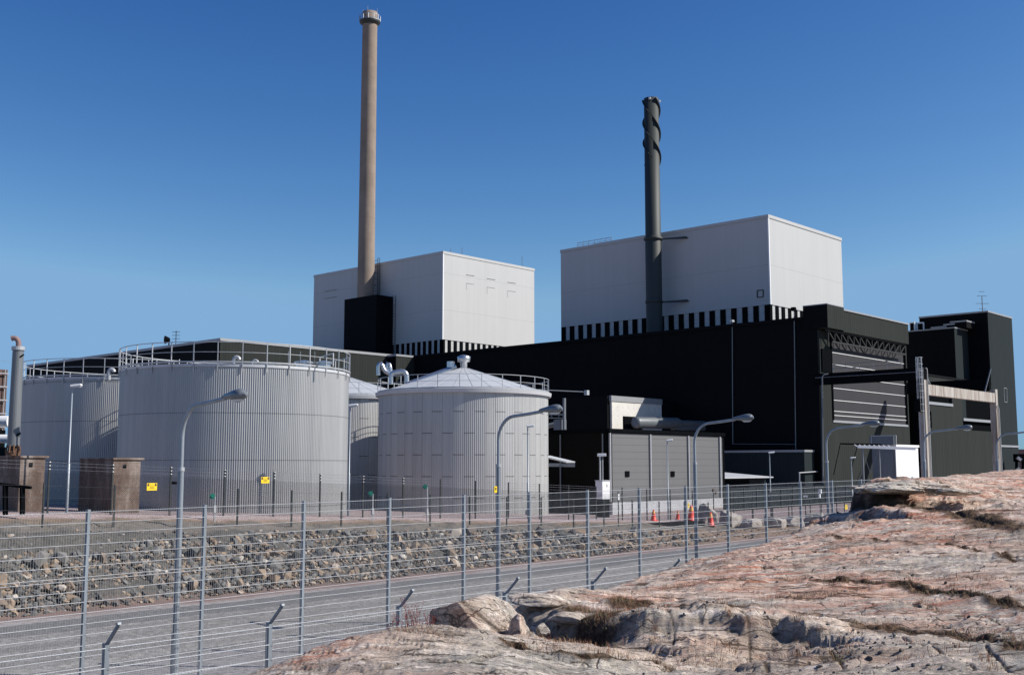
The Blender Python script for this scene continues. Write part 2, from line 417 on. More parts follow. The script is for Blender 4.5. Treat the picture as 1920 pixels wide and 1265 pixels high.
def m_stone(name, tint_attr, ramp_):
    t = NT(name)
    if tint_attr: f = t.attr('tint')
    else:
        oi = t.n.new('ShaderNodeObjectInfo'); f = oi.outputs['Random']
    c = t.ramp(f, ramp_)
    n = t.noise(5, 5, 0.7)
    c = t.mix(t.ramp(n, [(0.3, 0.0), (0.8, 0.4)]), c, (0.12, 0.115, 0.11))
    t.set('Base Color', c); t.set('Roughness', 0.9); t.bump(n, 0.4, 0.03); return t.m
STONES = [(0.0, (0.07, 0.07, 0.07)), (0.30, (0.13, 0.13, 0.125)), (0.52, (0.20, 0.19, 0.175)), (0.62, (0.15, 0.115, 0.09)), (0.80, (0.29, 0.205, 0.135)), (0.93, (0.36, 0.27, 0.19)), (1.0, (0.55, 0.51, 0.46))]
M['stones'] = m_stone('quarry_stones', True, STONES); M['stone'] = m_stone('quarry_stone', False, STONES)
M['granite'] = pbr('granite_block', (0.33, 0.29, 0.26), 0.9, 0.0, 0.35, 2.5, 0.5, 7)
def m_rock():
    t = NT('bedrock_granite')
    fol = t.mapping((1,1,1), (0,0,rad(60)))      # foliation frame
    fm = t.mapping((0.30, 1.5, 1.5), src=fol)
    n1 = t.noise(0.9, 8, 0.66, fm, 0.3); n2 = t.noise(3.0, 9, 0.74, fm, 0.5); n3 = t.noise(15, 6, 0.75, fm, 0.2)
    gp = t.noise(0.33, 4, 0.55); sp = t.noise(60, 3, 0.8); ln = t.noise(2.2, 8, 0.72, t.mapping((0.22, 3.0, 3.0), src=fol), 0.6)
    pk = t.attr('pink')
    gry = t.noise(0.55, 5, 0.6, t.mapping((1,1,1), src=fol))
    base = t.ramp(n2, [(0.30, (0.20, 0.175, 0.155)), (0.42, (0.36, 0.325, 0.285)), (0.54, (0.50, 0.46, 0.41)), (0.70, (0.74, 0.70, 0.65))])
    cool = t.ramp(n2, [(0.30, (0.17, 0.17, 0.16)), (0.45, (0.31, 0.31, 0.29)), (0.58, (0.44, 0.44, 0.41)), (0.74, (0.66, 0.65, 0.61))])
    pink = t.ramp(n2, [(0.30, (0.24, 0.125, 0.085)), (0.5, (0.52, 0.33, 0.25)), (0.72, (0.74, 0.58, 0.50))])
    c = t.mix(t.ramp(gry, [(0.42, 0.0), (0.56, 1.0)]), base, cool)
    pk = t.math('ADD', t.math('MULTIPLY', t.ramp(gp, [(0.45, 0.0), (0.62, 1.0)]), 0.30), pk, clamp=True)
    c = t.mix(t.math('MULTIPLY', pk, t.ramp(n1, [(0.42, 0.08), (0.57, 0.9)])), c, pink)
    rust = t.math('MULTIPLY', t.ramp(ln, [(0.50, 0.0), (0.60, 0.95)]), pk)
    c = t.mix(rust, c, (0.36, 0.12, 0.065))
    wht = t.ramp(t.noise(2.6, 8, 0.75, t.mapping((0.2, 2.6, 2.6), src=fol), 0.8), [(0.54, 0.0), (0.63, 0.8)])
    c = t.mix(wht, c, (0.80, 0.78, 0.75))
    c = t.mix(t.ramp(n3, [(0.60, 0.0), (0.76, 0.8)]), c, (0.12, 0.10, 0.085))
    c = t.mix(t.ramp(sp, [(0.50, 0.0), (0.80, 0.5)]), c, (0.82, 0.78, 0.73))
    lich = t.math('MULTIPLY', t.ramp(t.noise(1.3, 6, 0.7), [(0.50, 0.0), (0.62, 1.0)]), t.ramp(t.noise(14, 5, 0.8), [(0.46, 0.0), (0.58, 0.8)]))
    c = t.mix(lich, c, (0.055, 0.052, 0.045))
    wv = t.n.new('ShaderNodeVectorMath'); wv.operation = 'ADD'
    t.l.new(t.mapping((0.55, 2.6, 2.6), src=fol), wv.inputs[0])
    nz = t.n.new('ShaderNodeTexNoise'); nz.inputs['Scale'].default_value = 1.6; nz.inputs['Detail'].default_value = 4; t.l.new(t.geo.outputs['Position'], nz.inputs['Vector'])
    sc_ = t.n.new('ShaderNodeVectorMath'); sc_.operation = 'SCALE'; sc_.inputs['Scale'].default_value = 1.3; t.l.new(nz.outputs['Color'], sc_.inputs[0]); t.l.new(sc_.outputs[0], wv.inputs[1])
    ve = t.voro(1.15, wv.outputs[0], 'DISTANCE_TO_EDGE'); ve2 = t.voro(3.6, wv.outputs[0], 'DISTANCE_TO_EDGE')
    hair = t.math('MULTIPLY', t.ramp(ve, [(0.0, 1.0), (0.026, 0.0)]), t.ramp(t.noise(0.9, 4, 0.6), [(0.45, 0.0), (0.57, 0.9)]))
    hair2 = t.math('MULTIPLY', t.ramp(ve2, [(0.0, 1.0), (0.04, 0.0)]), t.ramp(t.noise(1.7, 4, 0.6), [(0.55, 0.0), (0.66, 0.6)]))
    fis = t.ramp(t.noise(2.4, 7, 0.7, t.mapping((0.16, 4.2, 4.2), src=fol), 0.5), [(0.585, 0.0), (0.625, 0.9)])
    hair = t.math('MAXIMUM', t.math('MAXIMUM', hair, hair2), fis)
    c = t.mix(hair, c, (0.05, 0.038, 0.03))
    crk_shade = t.attr('crack'); soil = t.attr('soil')
    c = t.mix(crk_shade, c, (0.04, 0.032, 0.025))  # dark cracks, plus shade painted into hollows and steep faces
    sc = t.ramp(t.noise(16, 6, 0.8), [(0.35, (0.016, 0.011, 0.008)), (0.52, (0.075, 0.048, 0.030)), (0.68, (0.24, 0.175, 0.12))])
    c = t.mix(soil, c, sc)
    c = t.mix(1.0, c, (1.55, 1.40, 1.27), 'MULTIPLY')
    t.set('Base Color', c); t.set('Roughness', 0.88); t.b.inputs['Specular IOR Level'].default_value = 0.25
    h = t.math('ADD', t.math('MULTIPLY', t.math('SUBTRACT', n2, t.math('MULTIPLY', hair, 0.25)), 1.3), t.math('ADD', t.math('MULTIPLY', n3, 0.5), t.math('MULTIPLY', sp, 0.12)))
    t.bump(h, 1.0, 0.10); return t.m
M['rock'] = m_rock()
def m_blade(name, ramp_):
    t = NT(name); t.set('Base Color', t.ramp(t.attr('tint'), ramp_)); t.set('Roughness', 0.8); return t.m
M['grass'] = m_blade('dry_grass', [(0, (0.05, 0.055, 0.02)), (0.35, (0.17, 0.145, 0.065)), (0.6, (0.30, 0.20, 0.11)), (0.8, (0.26, 0.07, 0.04)), (1, (0.45, 0.34, 0.20))])
M['pebble'] = m_stone('loose_stone', True, [(0, (0.03, 0.03, 0.033)), (0.6, (0.09, 0.09, 0.095)), (1, (0.3, 0.28, 0.26))])
def m_beam():
    t = NT('stained_concrete_beam'); n = t.noise(1.0, 6, 0.7, t.mapping((2.2, 2.2, 0.15)))
    c = t.ramp(n, [(0.32, (0.17, 0.125, 0.095)), (0.5, (0.36, 0.325, 0.285)), (0.7, (0.52, 0.49, 0.45))])
    t.set('Base Color', c); t.set('Roughness', 0.85); return t.m
M['beam'] = m_beam()
def m_whiteconc():
    t = NT('cast_concrete_panel'); x, y, z = t.sep()[0:3]
    d = t.math('MULTIPLY', t.math('LESS_THAN', t.math('FRACT', t.math('MULTIPLY', x, 0.8)), 0.14), t.math('LESS_THAN', t.math('FRACT', t.math('MULTIPLY', z, 0.8)), 0.14))
    c = t.ramp(t.noise(0.8, 6, 0.7), [(0.3, (0.58, 0.56, 0.51)), (0.7, (0.70, 0.68, 0.62))])
    c = t.mix(t.math('MULTIPLY', d, 0.5), c, (0.3, 0.28, 0.25))
    t.set('Base Color', c); t.set('Roughness', 0.9); return t.m
M['whiteconc'] = m_whiteconc()
# ---------------------------------------------------------------- ground, road
def axis_pts(segs):
    out = []
    for a, b, st in segs: out += list(np.arange(a, b, st))
    out.append(segs[-1][1]); return np.array(out)
def build_ground():
    xs = axis_pts([(-3200, -200, 600), (-200, -10, 15), (-10, 8, 1.0), (8, 75, 0.16), (75, 130, 1.0), (130, 300, 15), (300, 4000, 740)])
    ys = axis_pts([(-3200, -200, 600), (-200, 10, 15), (10, 31, 0.8), (31, 42.5, 0.11), (42.5, 60, 0.9), (60, 250, 12), (250, 4000, 750)])
    X, Y = np.meshgrid(xs, ys, indexing='ij')
    Z = zg(X, Y)
    m = sstep(32.6, 33.6, Y)*(1-sstep(38.5, 41, Y))
    Z = Z + m*(fbm(X*1.1, Y*1.1, 3, 5)*0.16+ridge(X*2.2, Y*2.2, 5, 3)*0.05)
    near = (np.abs(X-50) < 100)*(np.abs(Y-50) < 60)
    Z = Z + near*fbm(X*0.5, Y*0.5, 9, 3)*0.03
    # the ground dips out of sight under the bedrock
    Z = Z - 1.2*(1-sstep(10.0, 13.0, Y))*(np.abs(X) < 190)*(Y > -150)
    nx, ny = X.shape
    i = np.arange(nx-1)[:, None]*ny+np.arange(ny-1)[None, :]
    Fq = np.stack([i, i+ny, i+ny+1, i+1], -1).reshape(-1, 4)
    o = bpy.data.objects.new('ground', np_mesh('ground', np.stack([X, Y, Z], -1).reshape(-1, 3), Fq, M['ground'])); C.objects.link(o)
    tag(o, kind='structure')
build_ground()
def strip(name, mat, x0, x1, ya, yb, lift):
    xs = np.arange(x0, x1+0.01, 1.0); ys = np.linspace(0, 1, 9)
    X, T = np.meshgrid(xs, ys, indexing='ij')
    a = ya + fbm(X*0.3, X*0+2, 21, 3)*0.35; b = yb + fbm(X*0.3, X*0+5, 22, 3)*0.35
    Y = a+(b-a)*T
    Z = zg(X, np.minimum(Y, 32.9)) + lift + fbm(X*0.5, Y*0.5, 9, 3)*0.03 + 0.02*np.sin(math.pi*T)
    Z[:, 0] -= lift+0.03; Z[:, -1] -= lift+0.03
    nx, ny = X.shape; i = np.arange(nx-1)[:, None]*ny+np.arange(ny-1)[None, :]
    Fq = np.stack([i, i+ny, i+ny+1, i+1], -1).reshape(-1, 4)
    o = bpy.data.objects.new(name, np_mesh(name, np.stack([X, Y, Z], -1).reshape(-1, 3), Fq, mat)); C.objects.link(o)
    tag(o, kind='structure')
strip('road_shoulder', M['shoulder'], -40, 110, 24.0, 31.9, 0.02)
strip('road', M['road'], -40, 110, 23.0, 29.8, 0.045)
# ---------------------------------------------------------------- tanks
def shell_mb(cx, cy, r, z0, z1, pitch, amp, cols=None):
    n = int(round(2*math.pi*r/pitch))
    if cols: n = int(round(n/ cols)*cols)
    per = 6; N = n*per; mb = MB(); vs = []; uv = []; fs = []
    for zi, z in enumerate((z0, z1)):
        for k in range(N):
            a = 2*math.pi*k/N; rr = r+amp*math.cos(2*math.pi*k/per)
            vs.append((cx+rr*math.cos(a), cy+rr*math.sin(a), z))
    for k in range(N):
        k2 = (k+1) % N; fs.append((k, k2, N+k2, N+k))
        ua, ub = r*2*math.pi*k/N, r*2*math.pi*(k+1)/N
        uv.append([(ua, z0), (ub, z0), (ub, z1), (ua, z1)])
    return mb.add(vs, fs, uv, True)
def railing(t, cx, cy, r, z, nposts, h=1.08, drop=0.35, a_off=0.0, gap=None):
    R = r+0.06
    ring = lambda zz, w, rr=R: MB().lathe([(rr-w, zz-w), (rr+w, zz-w), (rr+w, zz+w), (rr-w, zz+w), (rr-w, zz-w)], cx, cy, 96, smooth=False)
    rg = put('railing', ring(z+h, 0.018), M['rail'], t)
    put('mid_rail', ring(z+h*0.55, 0.013), M['rail'], rg)
    put('toe_rail', ring(z+0.13, 0.035), M['rail'], rg)
    first = None
    for k in range(nposts):
        a = 2*math.pi*k/nposts+a_off
        mb = MB().box(-0.021, 0.021, -0.021, 0.021, -drop, h)
        if first is None:
            first = bpy.data.objects.new('rail_post', mb.mesh('rail_post', M['rail'])); o = first
        else: o = first.copy()
        C.objects.link(o); o.parent = rg
        o.location = Vector((cx+(R+0.01)*math.cos(a), cy+(R+0.01)*math.sin(a), z))-ORG[t]
        o.rotation_euler = (0, 0, a)
def tank_flat(label, cx, cy, r, z0, z1, nposts, a_off):
    t = thing('storage_tank', (cx, cy, z0), label, 'storage tank', 'flat-topped corrugated tanks')
    put('shell', shell_mb(cx, cy, r, z0-0.6, z1, 0.104, 0.016), M['tankA'], t)
    put('rim', MB().lathe([(r-0.05, z1-0.10), (r+0.045, z1-0.10), (r+0.045, z1+0.035), (r-0.05, z1+0.035)], cx, cy, 128, smooth=False), M['roofwhite'], t)
    put('roof', MB().lathe([(r, z1), (0.02, z1+0.42)], cx, cy, 96), M['roofwhite'], t)
    railing(t, cx, cy, r, z1, nposts, a_off=a_off)
    return t
T1 = (33.1, 50.5, 5.85, 2.1, 9.2); T2 = (34.15, 64.4, 6.0, 1.8, 9.38)
t1 = tank_flat('large corrugated metal tank with railing, front one of the two at left, nearest the fence', *T1, 32, 0.05)
t2 = tank_flat('corrugated metal tank partly hidden behind the front tank, beside the vent stack', *T2, 32, 0.11)
# manway covers and vents on the roof of the front tank
for (px, py, R0, h) in ((570, 668, 0.5, 0.30), (608, 672, 0.42, 0.28), (655, 676, 0.01, 0)):
    if R0 < 0.1: continue
    p = at_d(px, py, 56.5); p.z = 9.3
    put('roof_hatch', MB().lathe([(R0*0.8, p.z), (R0*0.8, p.z+h), (R0, p.z+h), (R0, p.z+h+0.06), (0.05, p.z+h+0.16)], p.x, p.y, 20, smooth=False), M['alu'], t1)
for (px, r_) in ((541, 0.03), (563, 0.03), (590, 0.025)):
    p = at_d(px, 660, 56); put('vent_pipe', MB().tube([(p.x, p.y, 9.2), (p.x, p.y, 10.15)], r_, 6), M['pipegrey'], t1)
p = at_d(600, 655, 57); q = at_d(625, 660, 55)
put('roof_bracket', MB().bar((p.x, p.y, 9.95), (q.x, q.y, 9.95), 0.05).bar((p.x, p.y, 9.3), (p.x, p.y, 9.95), 0.05).bar((q.x, q.y, 9.3), (q.x, q.y, 9.95), 0.05), M['rail'], t1)
def gooseneck(parent, px, dist, z, r, h):
    p = at_d(px, 680, dist)
    a = RT*0.28
    pts = [(p.x, p.y, z-0.1), (p.x, p.y, z+h*0.7)]
    for k in range(1, 7):
        an = math.pi*k/6; pts.append((p.x+a.x*(1-math.cos(an))/2, p.y+a.y*(1-math.cos(an))/2, z+h*0.7+math.sin(an)*0.14))
    put('gooseneck_vent', MB().tube(pts, r, 8), M['rail'], parent)
gooseneck(t1, 438, 53.6, 9.25, 0.09, 0.35); gooseneck(t1, 473, 54.0, 9.25, 0.05, 0.2); gooseneck(t2, 205, 62.5, 9.3, 0.12, 0.5)
p = at_d(240, 690, 59.0)
gang = MB()
for s in (0, 1):
    a_ = Vector((30.4, 54.8, 9.35)) ; b_ = Vector((33.6, 49.8, 9.6))
gang.bar((28.6, 53.2, 9.35), (32.4, 50.6, 9.68), 0.10); gang.bar((28.9, 53.7, 9.40), (32.8, 51.2, 9.70), 0.07)
gang.bar((28.6, 53.2, 9.35), (28.6, 53.2, 9.9), 0.04); gang.bar((30.5, 51.9, 9.5), (30.5, 51.9, 9.9), 0.04)
put('roof_walkway', gang, M['rail'], t1)
put('lifting_eye', MB().tube([at_y(330, 905, 45.0)+Vector((0, 0.3, 0)), at_y(330, 905, 45.0)], 0.07, 6), M['black'], t1)
def tank_cone(label, cx, cy, r, z0, z1, nposts, a_off):
    t = thing('cone_roof_tank', (cx, cy, z0), label, 'storage tank', 'cone-roofed weathered tanks')
    put('shell', shell_mb(cx, cy, r, z0-0.6, z1-0.05, 0.135, 0.011), M['tankB'], t)
    put('rim', MB().lathe([(r, z1-0.22), (r+0.22, z1-0.22), (r+0.27, z1+0.04), (r, z1+0.10)], cx, cy, 128, smooth=False), M['roofwhite'], t)
    rf = put('roof', MB().lathe([(r+0.2, z1+0.02), (0.3, z1+1.95), (0.02, z1+1.98)], cx, cy, 96), M['roofwhite'], t)
    sm = MB()
    for k in range(28):
        a = 2*math.pi*k/28
        sm.bar((cx+(r+0.1)*math.cos(a), cy+(r+0.1)*math.sin(a), z1+0.07), (cx+0.4*math.cos(a), cy+0.4*math.sin(a), z1+1.95), 0.02, 0.012)
    put('roof_seams', sm, M['roofwhite'], rf)
    railing(t, cx, cy, r, z1, nposts, h=1.05, drop=0.0, a_off=a_off)
    return t
T3 = (57.9, 58.5, 6.25, 0.95, 9.62); T4 = (59.05, 73.9, 6.35, 0.7, 9.88)
t3 = tank_cone('weathered metal tank with cone roof and railing, standing alone right of the large tank', *T3, 26, 0.02)
t4 = tank_cone('cone-roofed tank seen in the narrow gap between the large tank and the right one', *T4, 26, 0.10)
zt = T3[4]+1.9; cx, cy = T3[0], T3[1]
put('apex_vent', MB().lathe([(0.26, zt-0.1), (0.26, zt+0.5), (0.46, zt+0.55), (0.50, zt+0.92), (0.30, zt+1.02), (0.02, zt+1.08)], cx, cy, 20), M['alu'], t3)
a_ = Vector((cx, cy, zt-0.05))
put('roof_duct', MB().tube([a_+Vector((-3.6, 2.4, -1.25)), a_+Vector((-0.9, 0.7, -0.05)), a_+Vector((-0.45, 0.4, 0.25))], 0.24, 12)
    .lathe([(0.3, zt+0.1), (0.3, zt+0.55)], cx-0.75, cy+0.6, 10, smooth=False, cap_top=True), M['alu'], t3)
# fill pipes that turn over the rim between the two cone-roofed tanks
dz = 76.0
def P(px, py, d): return at_d(px, py, d)
dt = thing('vent_duct', P(745, 735, 83), 'shiny bent duct pipe over the railing of the right tank', 'duct')
def pz_(l, d): return [P(a, b, d) for a, b in l]
put('long_pipe', MB().tube(pz_([(733,720),(733,706),(734,701),(738,698.5),(745,697),(752,696),(757,696.5),(761,699.5),(762.5,704),(762.8,716),(762.8,724)], 83), 0.185, 14), M['alu'], dt)
put('elbow_pipe', MB().tube(pz_([(735,703),(729,700),(723,696.5),(719,691),(717,685),(714,681),(711,682.5),(709.5,688),(709.5,703)], 83), 0.16, 14), M['alu'], dt)
put('rear_elbow_pipe', MB().tube(pz_([(731,700),(727,692),(725,686),(726.5,681.5),(730,682.5),(732,690),(732,700)], 84.5), 0.15, 14), M['alu'], dt)
# ---------------------------------------------------------------- piers and vent stack at left
def pier(label, px, py, w, d, ztop):
    p = at_y(px, py, 43.0); x, y = p.x, p.y; g = gz(x, y)
    t = thing('concrete_pier', (x+w/2, y+d/2, g), label, 'concrete pier', 'concrete piers before the tanks')
    put('body', MB().box(x, x+w, y, y+d, g-0.5, ztop-0.09), M['concrete'], t, 0.015)
    put('cap', MB().box(x-0.03, x+w+0.12, y-0.07, y+d+0.03, ztop-0.087, ztop), M['concrete'], t, 0.01)
    put('hole_cover', MB().box(x+w*0.36, x+w*0.36+0.13, y-0.03, y+0.001, ztop-0.42, ztop-0.27), M['black'], t)
    return x, y
x1, y1 = pier('concrete pier carrying the thin vent stack at the far left', 36, 900, 0.98, 3.6, 4.78)
x2, y2 = pier('free-standing square concrete pier in front of the large tank, nothing on it', 211, 900, 1.22, 2.9, 4.72)
vs_ = at_d(24, 855, 43.2); vx, vy = vs_.x, vs_.y
st = thing('vent_stack', (vx, vy, 4.78), 'slim grey vent stack with bent rusty top on a concrete pier', 'vent stack')
n_ = 20
put('pipe', MB().lathe([(0.235, 5.15), (0.205, 8.95)], vx, vy, 22, smooth=False), M['pipegrey'], st)
put('collar', MB().lathe([(0.21, 8.88), (0.25, 8.88), (0.25, 9.02), (0.05, 9.02)], vx, vy, 22, smooth=False), M['rail'], st)
sk = MB().lathe([(0.26, 4.78), (0.27, 4.95), (0.22, 4.97)], vx, vy, 20, smooth=False)
for k in range(10):
    a = 2*math.pi*k/10
    sk.bar((vx+0.27*math.cos(a), vy+0.27*math.sin(a), 4.9), (vx+0.22*math.cos(a), vy+0.22*math.sin(a), 5.2), 0.045)
sk.lathe([(0.13, 4.8), (0.13, 5.2)], vx, vy, 12)
put('base_skirt', sk, M['rustbrown'], st)
el = []
for k in range(8):
    an = math.pi*0.62*k/7
    el.append(Vector((vx, vy, 9.0)) + Vector((0, 0, 0.16)) + (-RT)*0.20*(1-math.cos(an)) + Vector((0, 0, 1))*0.20*math.sin(an))
put('elbow', MB().tube([(vx, vy, 8.98)]+el, [0.10]*len(el)+[0.11], 12), M['rustpipe'], st)
put('bracket', MB().bar((vx, vy-0.2, 5.55), (vx+0.1, vy-0.34, 5.65), 0.06).bar((vx, vy-0.2, 8.6), (vx+0.1, vy-0.3, 8.7), 0.05), M['black'], st)
fp = at_d(60, 905, 43.5)
gt = thing('steel_gantry', at_d(30, 960, 39.5), 'low dark steel frame in front of the left concrete pier', 'steel frame')
put('frame', MB().bar(at_d(-40, 902, 39.5), at_d(58, 914, 39.5), 0.16, 0.10).bar(at_d(10, 910, 39.5), at_d(10, 965, 39.5), 0.14).bar(at_d(42, 912, 39.5), at_d(42, 965, 39.5), 0.14), M['black'], gt)
# ---------------------------------------------------------------- buildings behind
H0 = -1.0
def cbox(px_corner, X, pyt): pass
# O: long black turbine hall
roofz = at_x(1515, 595, 140.0).z
hall = thing('turbine_hall', (168, 112, 0), 'long black windowless hall running behind the tanks and the grey building', 'industrial hall')
put('wall', MB().box(140, 168.3, 72.3, 154.6, H0, roofz), M['blackclad'], hall)
put('parapet', MB().box(139.7, 140.2, 74.2, 154.6, roofz-0.35, roofz+0.12), M['blackclad'], hall)
ft = at_y(1563, 573, 70.6).z; fb = at_y(1563, 617, 70.6).z
put('fascia', MB().box(144.7, 166.6, 70.75, 74.2, fb-0.05, ft-0.35), M['greenclad'], hall)
put('fascia_trim', MB().box(144.7, 166.7, 70.62, 74.2, ft-0.347, ft-0.12), M['trim'], hall)
put('corner_box', MB().box(139.75, 144.69, 70.55, 74.2, fb+0.1, ft), M['greenclad'], hall)
put('corner_box_trim', MB().box(139.70, 144.72, 70.5, 74.22, ft+0.003, ft+0.13), M['trim'], hall)
put('corner_box_shade', MB().box(139.70, 139.748, 70.55, 74.2, fb+0.1, ft), M['blackclad'], hall)  # black sheet paints the shade on the box's sunless side
# end wall with the large door
dx0 = at_y(1557.5, 700, 72.2).x; dx1 = at_y(1694, 700, 72.2).x
dzt = at_y(1557.5, 640, 72.2).z; dzb = at_y(1557.5, 783, 72.2).z
put('end_wall', MB().box(140, dx0, 72.0, 72.29, H0, fb-0.06).box(dx1, 168.5, 72.0, 72.29, H0, fb-0.06).box(dx0, dx1, 72.0, 72.29, H0, dzb-0.3), M['greenclad'], hall)
put('door', MB().box(dx0, dx1, 72.1, 72.28, dzb-0.3, dzt), M['doorpanel'], hall)
door_lines = [at_y(1559, y, 72.1).z for y in (660.5, 682.5, 704.5, 727, 749.5, 770, 778)]
for i, z in enumerate(door_lines):
    put('door_rail', MB().box(dx0+0.02, dx1-0.02, 72.02, 72.098, z-0.04, z+0.035), M['white'], hall)
put('door_sill', MB().box(dx0-0.2, dx1+0.3, 71.9, 71.998, dzb-0.62, dzb-0.30), M['trim'], hall)
put('door_jamb', MB().box(dx0-0.28, dx0-0.003, 71.85, 71.997, dzb-0.3, fb-0.06), M['black'], hall)
put('door_jamb', MB().box(dx1+0.003, dx1+0.28, 71.85, 71.997, dzb-0.3, fb-0.06), M['black'], hall)
put('side_panel', MB().box(140.3, dx0-0.5, 71.8, 71.997, at_y(1550, 697, 72).z, at_y(1550, 655, 72).z), M['black'], hall)
tr = MB(); zt0 = fb-0.15; zb0 = fb-1.65; ytr = 71.2
tr.bar((140.4, ytr, zt0), (166.3, ytr, zt0), 0.22); tr.bar((142, ytr, zb0), (166.3, ytr, zb0), 0.24)
nb = 13
for k in range(nb):
    xa = 141.0+k*(25.3/nb); xb = xa+25.3/nb
    tr.bar((xa, ytr, zt0), (xa, ytr, zb0), 0.13)
    if k < nb//2+1: tr.bar((xa, ytr, zt0), (xb, ytr, zb0), 0.16)
    else: tr.bar((xa, ytr, zb0), (xb, ytr, zt0), 0.16)
put('truss', tr, M['trussdark'], hall)
# downpipes on the long black face
def wpipe(pts, r=0.11, m='pipegrey'):
    put('downpipe', MB().tube(pts, r, 6), M[m], hall)
a = at_x(1373, 604, 139.8); b = at_x(1374, 832, 139.8); c_ = at_x(1492, 832.5, 139.8); d_ = at_x(1489, 583, 139.8)
wpipe([a, b], 0.08); wpipe([b, c_], 0.05); wpipe([d_, at_x(1492, 842, 139.8)], 0.08)
put('roof_camera', MB().box(a.x-0.5, a.x+0.1, a.y-0.3, a.y+0.1, a.z, a.z+0.3), M['rail'], hall)
put('roof_camera', MB().box(d_.x-0.5, d_.x+0.1, d_.y-0.3, d_.y+0.25, d_.z, d_.z+0.5), M['black'], hall)
# plinth annex along the hall's foot
az_ = at_y(1520, 843, 73.0).z
ann = thing('hall_annex', (139, 90, 0), 'low dark green annex at the foot of the black hall, left of its door', 'annex')
put('wall', MB().box(137.0, 139.69, 73.2, 120, H0, az_-0.3), M['towerclad'], ann)
put('roof_edge', MB().box(136.9, 139.69, 73.1, 120, az_-0.297, az_), M['trim'], ann)
pz = at_y(1520, 886, 72.9).z
put('handrail_pipe', MB().tube([(at_y(1498, 886, 72.9)), (at_y(1541, 883, 72.9))], 0.08, 8).tube([(at_y(1499, 886, 72.9)), (at_y(1499, 905, 72.9))], 0.08, 8), M['rail'], ann)
dp = thing('drainpipe', at_d(1546, 905, 146), 'tall thin pipe running down the corner of the black hall beside the door', 'pipe')
put('pipe', MB().tube([at_d(1553, 700.5, 146), at_d(1545, 702, 146), at_d(1541.5, 706, 146), at_d(1543, 905, 146)], 0.10, 8), M['pipegrey'], dp)
# low carport with corrugated roof
cp0 = at_d(1358, 893, 118); cp1 = at_d(1466, 893, 112)
cs = thing('open_shed', (cp0.x, cp0.y, 0), 'low dark shed with pale corrugated roof beside the grey building', 'shed')
q0 = at_y(1356, 895, 68); q1 = at_y(1450, 893, 68)
ztp = at_y(1400, 885, 68).z
put('roof', MB().add([(q0.x, 68, ztp-0.55), (q1.x, 68, ztp-0.55), (q1.x+0.2, 77, ztp+0.1), (q0.x, 77, ztp+0.1), (q0.x, 68, ztp-0.67), (q1.x, 68, ztp-0.67), (q1.x+0.2, 77, ztp-0.02), (q0.x, 77, ztp-0.02)], [(0,1,2,3),(7,6,5,4),(0,4,5,1),(1,5,6,2),(2,6,7,3),(3,7,4,0)]), M['roofwhite'], cs)
put('side_wall', MB().box(q0.x+0.3, q1.x-0.1, 69, 76.8, H0, ztp-0.68), M['towerclad'], cs)
put('opening', MB().box(q0.x+0.6, q1.x-4.0, 68.9, 68.997, H0, ztp-0.9), M['black'], cs)
# two pale reactor blocks with louvred base
def reactor(label, xf, px_corner, py_top, px_left, px_right, lou_top_py, slots_left, slots_right, lw, lw2):
    c = at_x(px_corner, py_top, xf); l = at_x(px_left, py_top, xf); r_ = at_y(px_right, py_top, c.y)
    zt = c.z; zl = at_x(px_corner, lou_top_py, xf).z
    t = thing('reactor_building', ((xf+r_.x)/2, (c.y+l.y)/2, 0), label, 'reactor building', 'pale windowless reactor blocks')
    zs = zl-7.5
    put('wall', MB().box(xf, r_.x, c.y, l.y, zl, zt-0.55), M['whiteclad'], t)
    put('base_wall', MB().box(xf+0.12, r_.x, c.y+0.12, l.y, H0, zl-0.003), M['whiteclad'], t)
    put('roof_edge', MB().box(xf-0.10, r_.x+0.1, c.y-0.10, l.y+0.1, zt-0.547, zt), M['whiteclad'], t)
    put('corner_trim', MB().box(xf-0.10, xf+0.12, c.y-0.10, c.y+0.12, zl, zt-0.55), M['white'], t)
    for (a_, b_) in slots_left:
        ya, yb = at_x(b_, lou_top_py, xf).y, at_x(a_, lou_top_py, xf).y
        put('louvre', MB().box(xf-0.03, xf+0.119, ya, yb, zs, zl+0.02), M['black'], t)
    for (a_, b_) in slots_right:
        xa, xb = at_y(a_, lou_top_py, c.y).x, at_y(b_, lou_top_py, c.y).x
        put('louvre', MB().box(xa, xb, c.y-0.03, c.y+0.119, zs, zl+0.02), M['black'], t)
    return t, c, l, r_, zt, zl
# right block
XF = 155.0
def slots(px0, px1, n, w_frac, xf=None, yc=None, py=600):
    out = []
    for k in range(n):
        pass
    return out
S2L = [(1150+a/4.8, 1150+b/4.8) for a, b in ((495,540),(585,630),(677,722),(770,815),(863,910),(960,1007),(1058,1105),(1158,1205),(1258,1305),(1360,1406))]
S2L = [(1060.5-7, 1060.5)] + [(1067+i*14.4*0+0, 0) for i in ()] + S2L
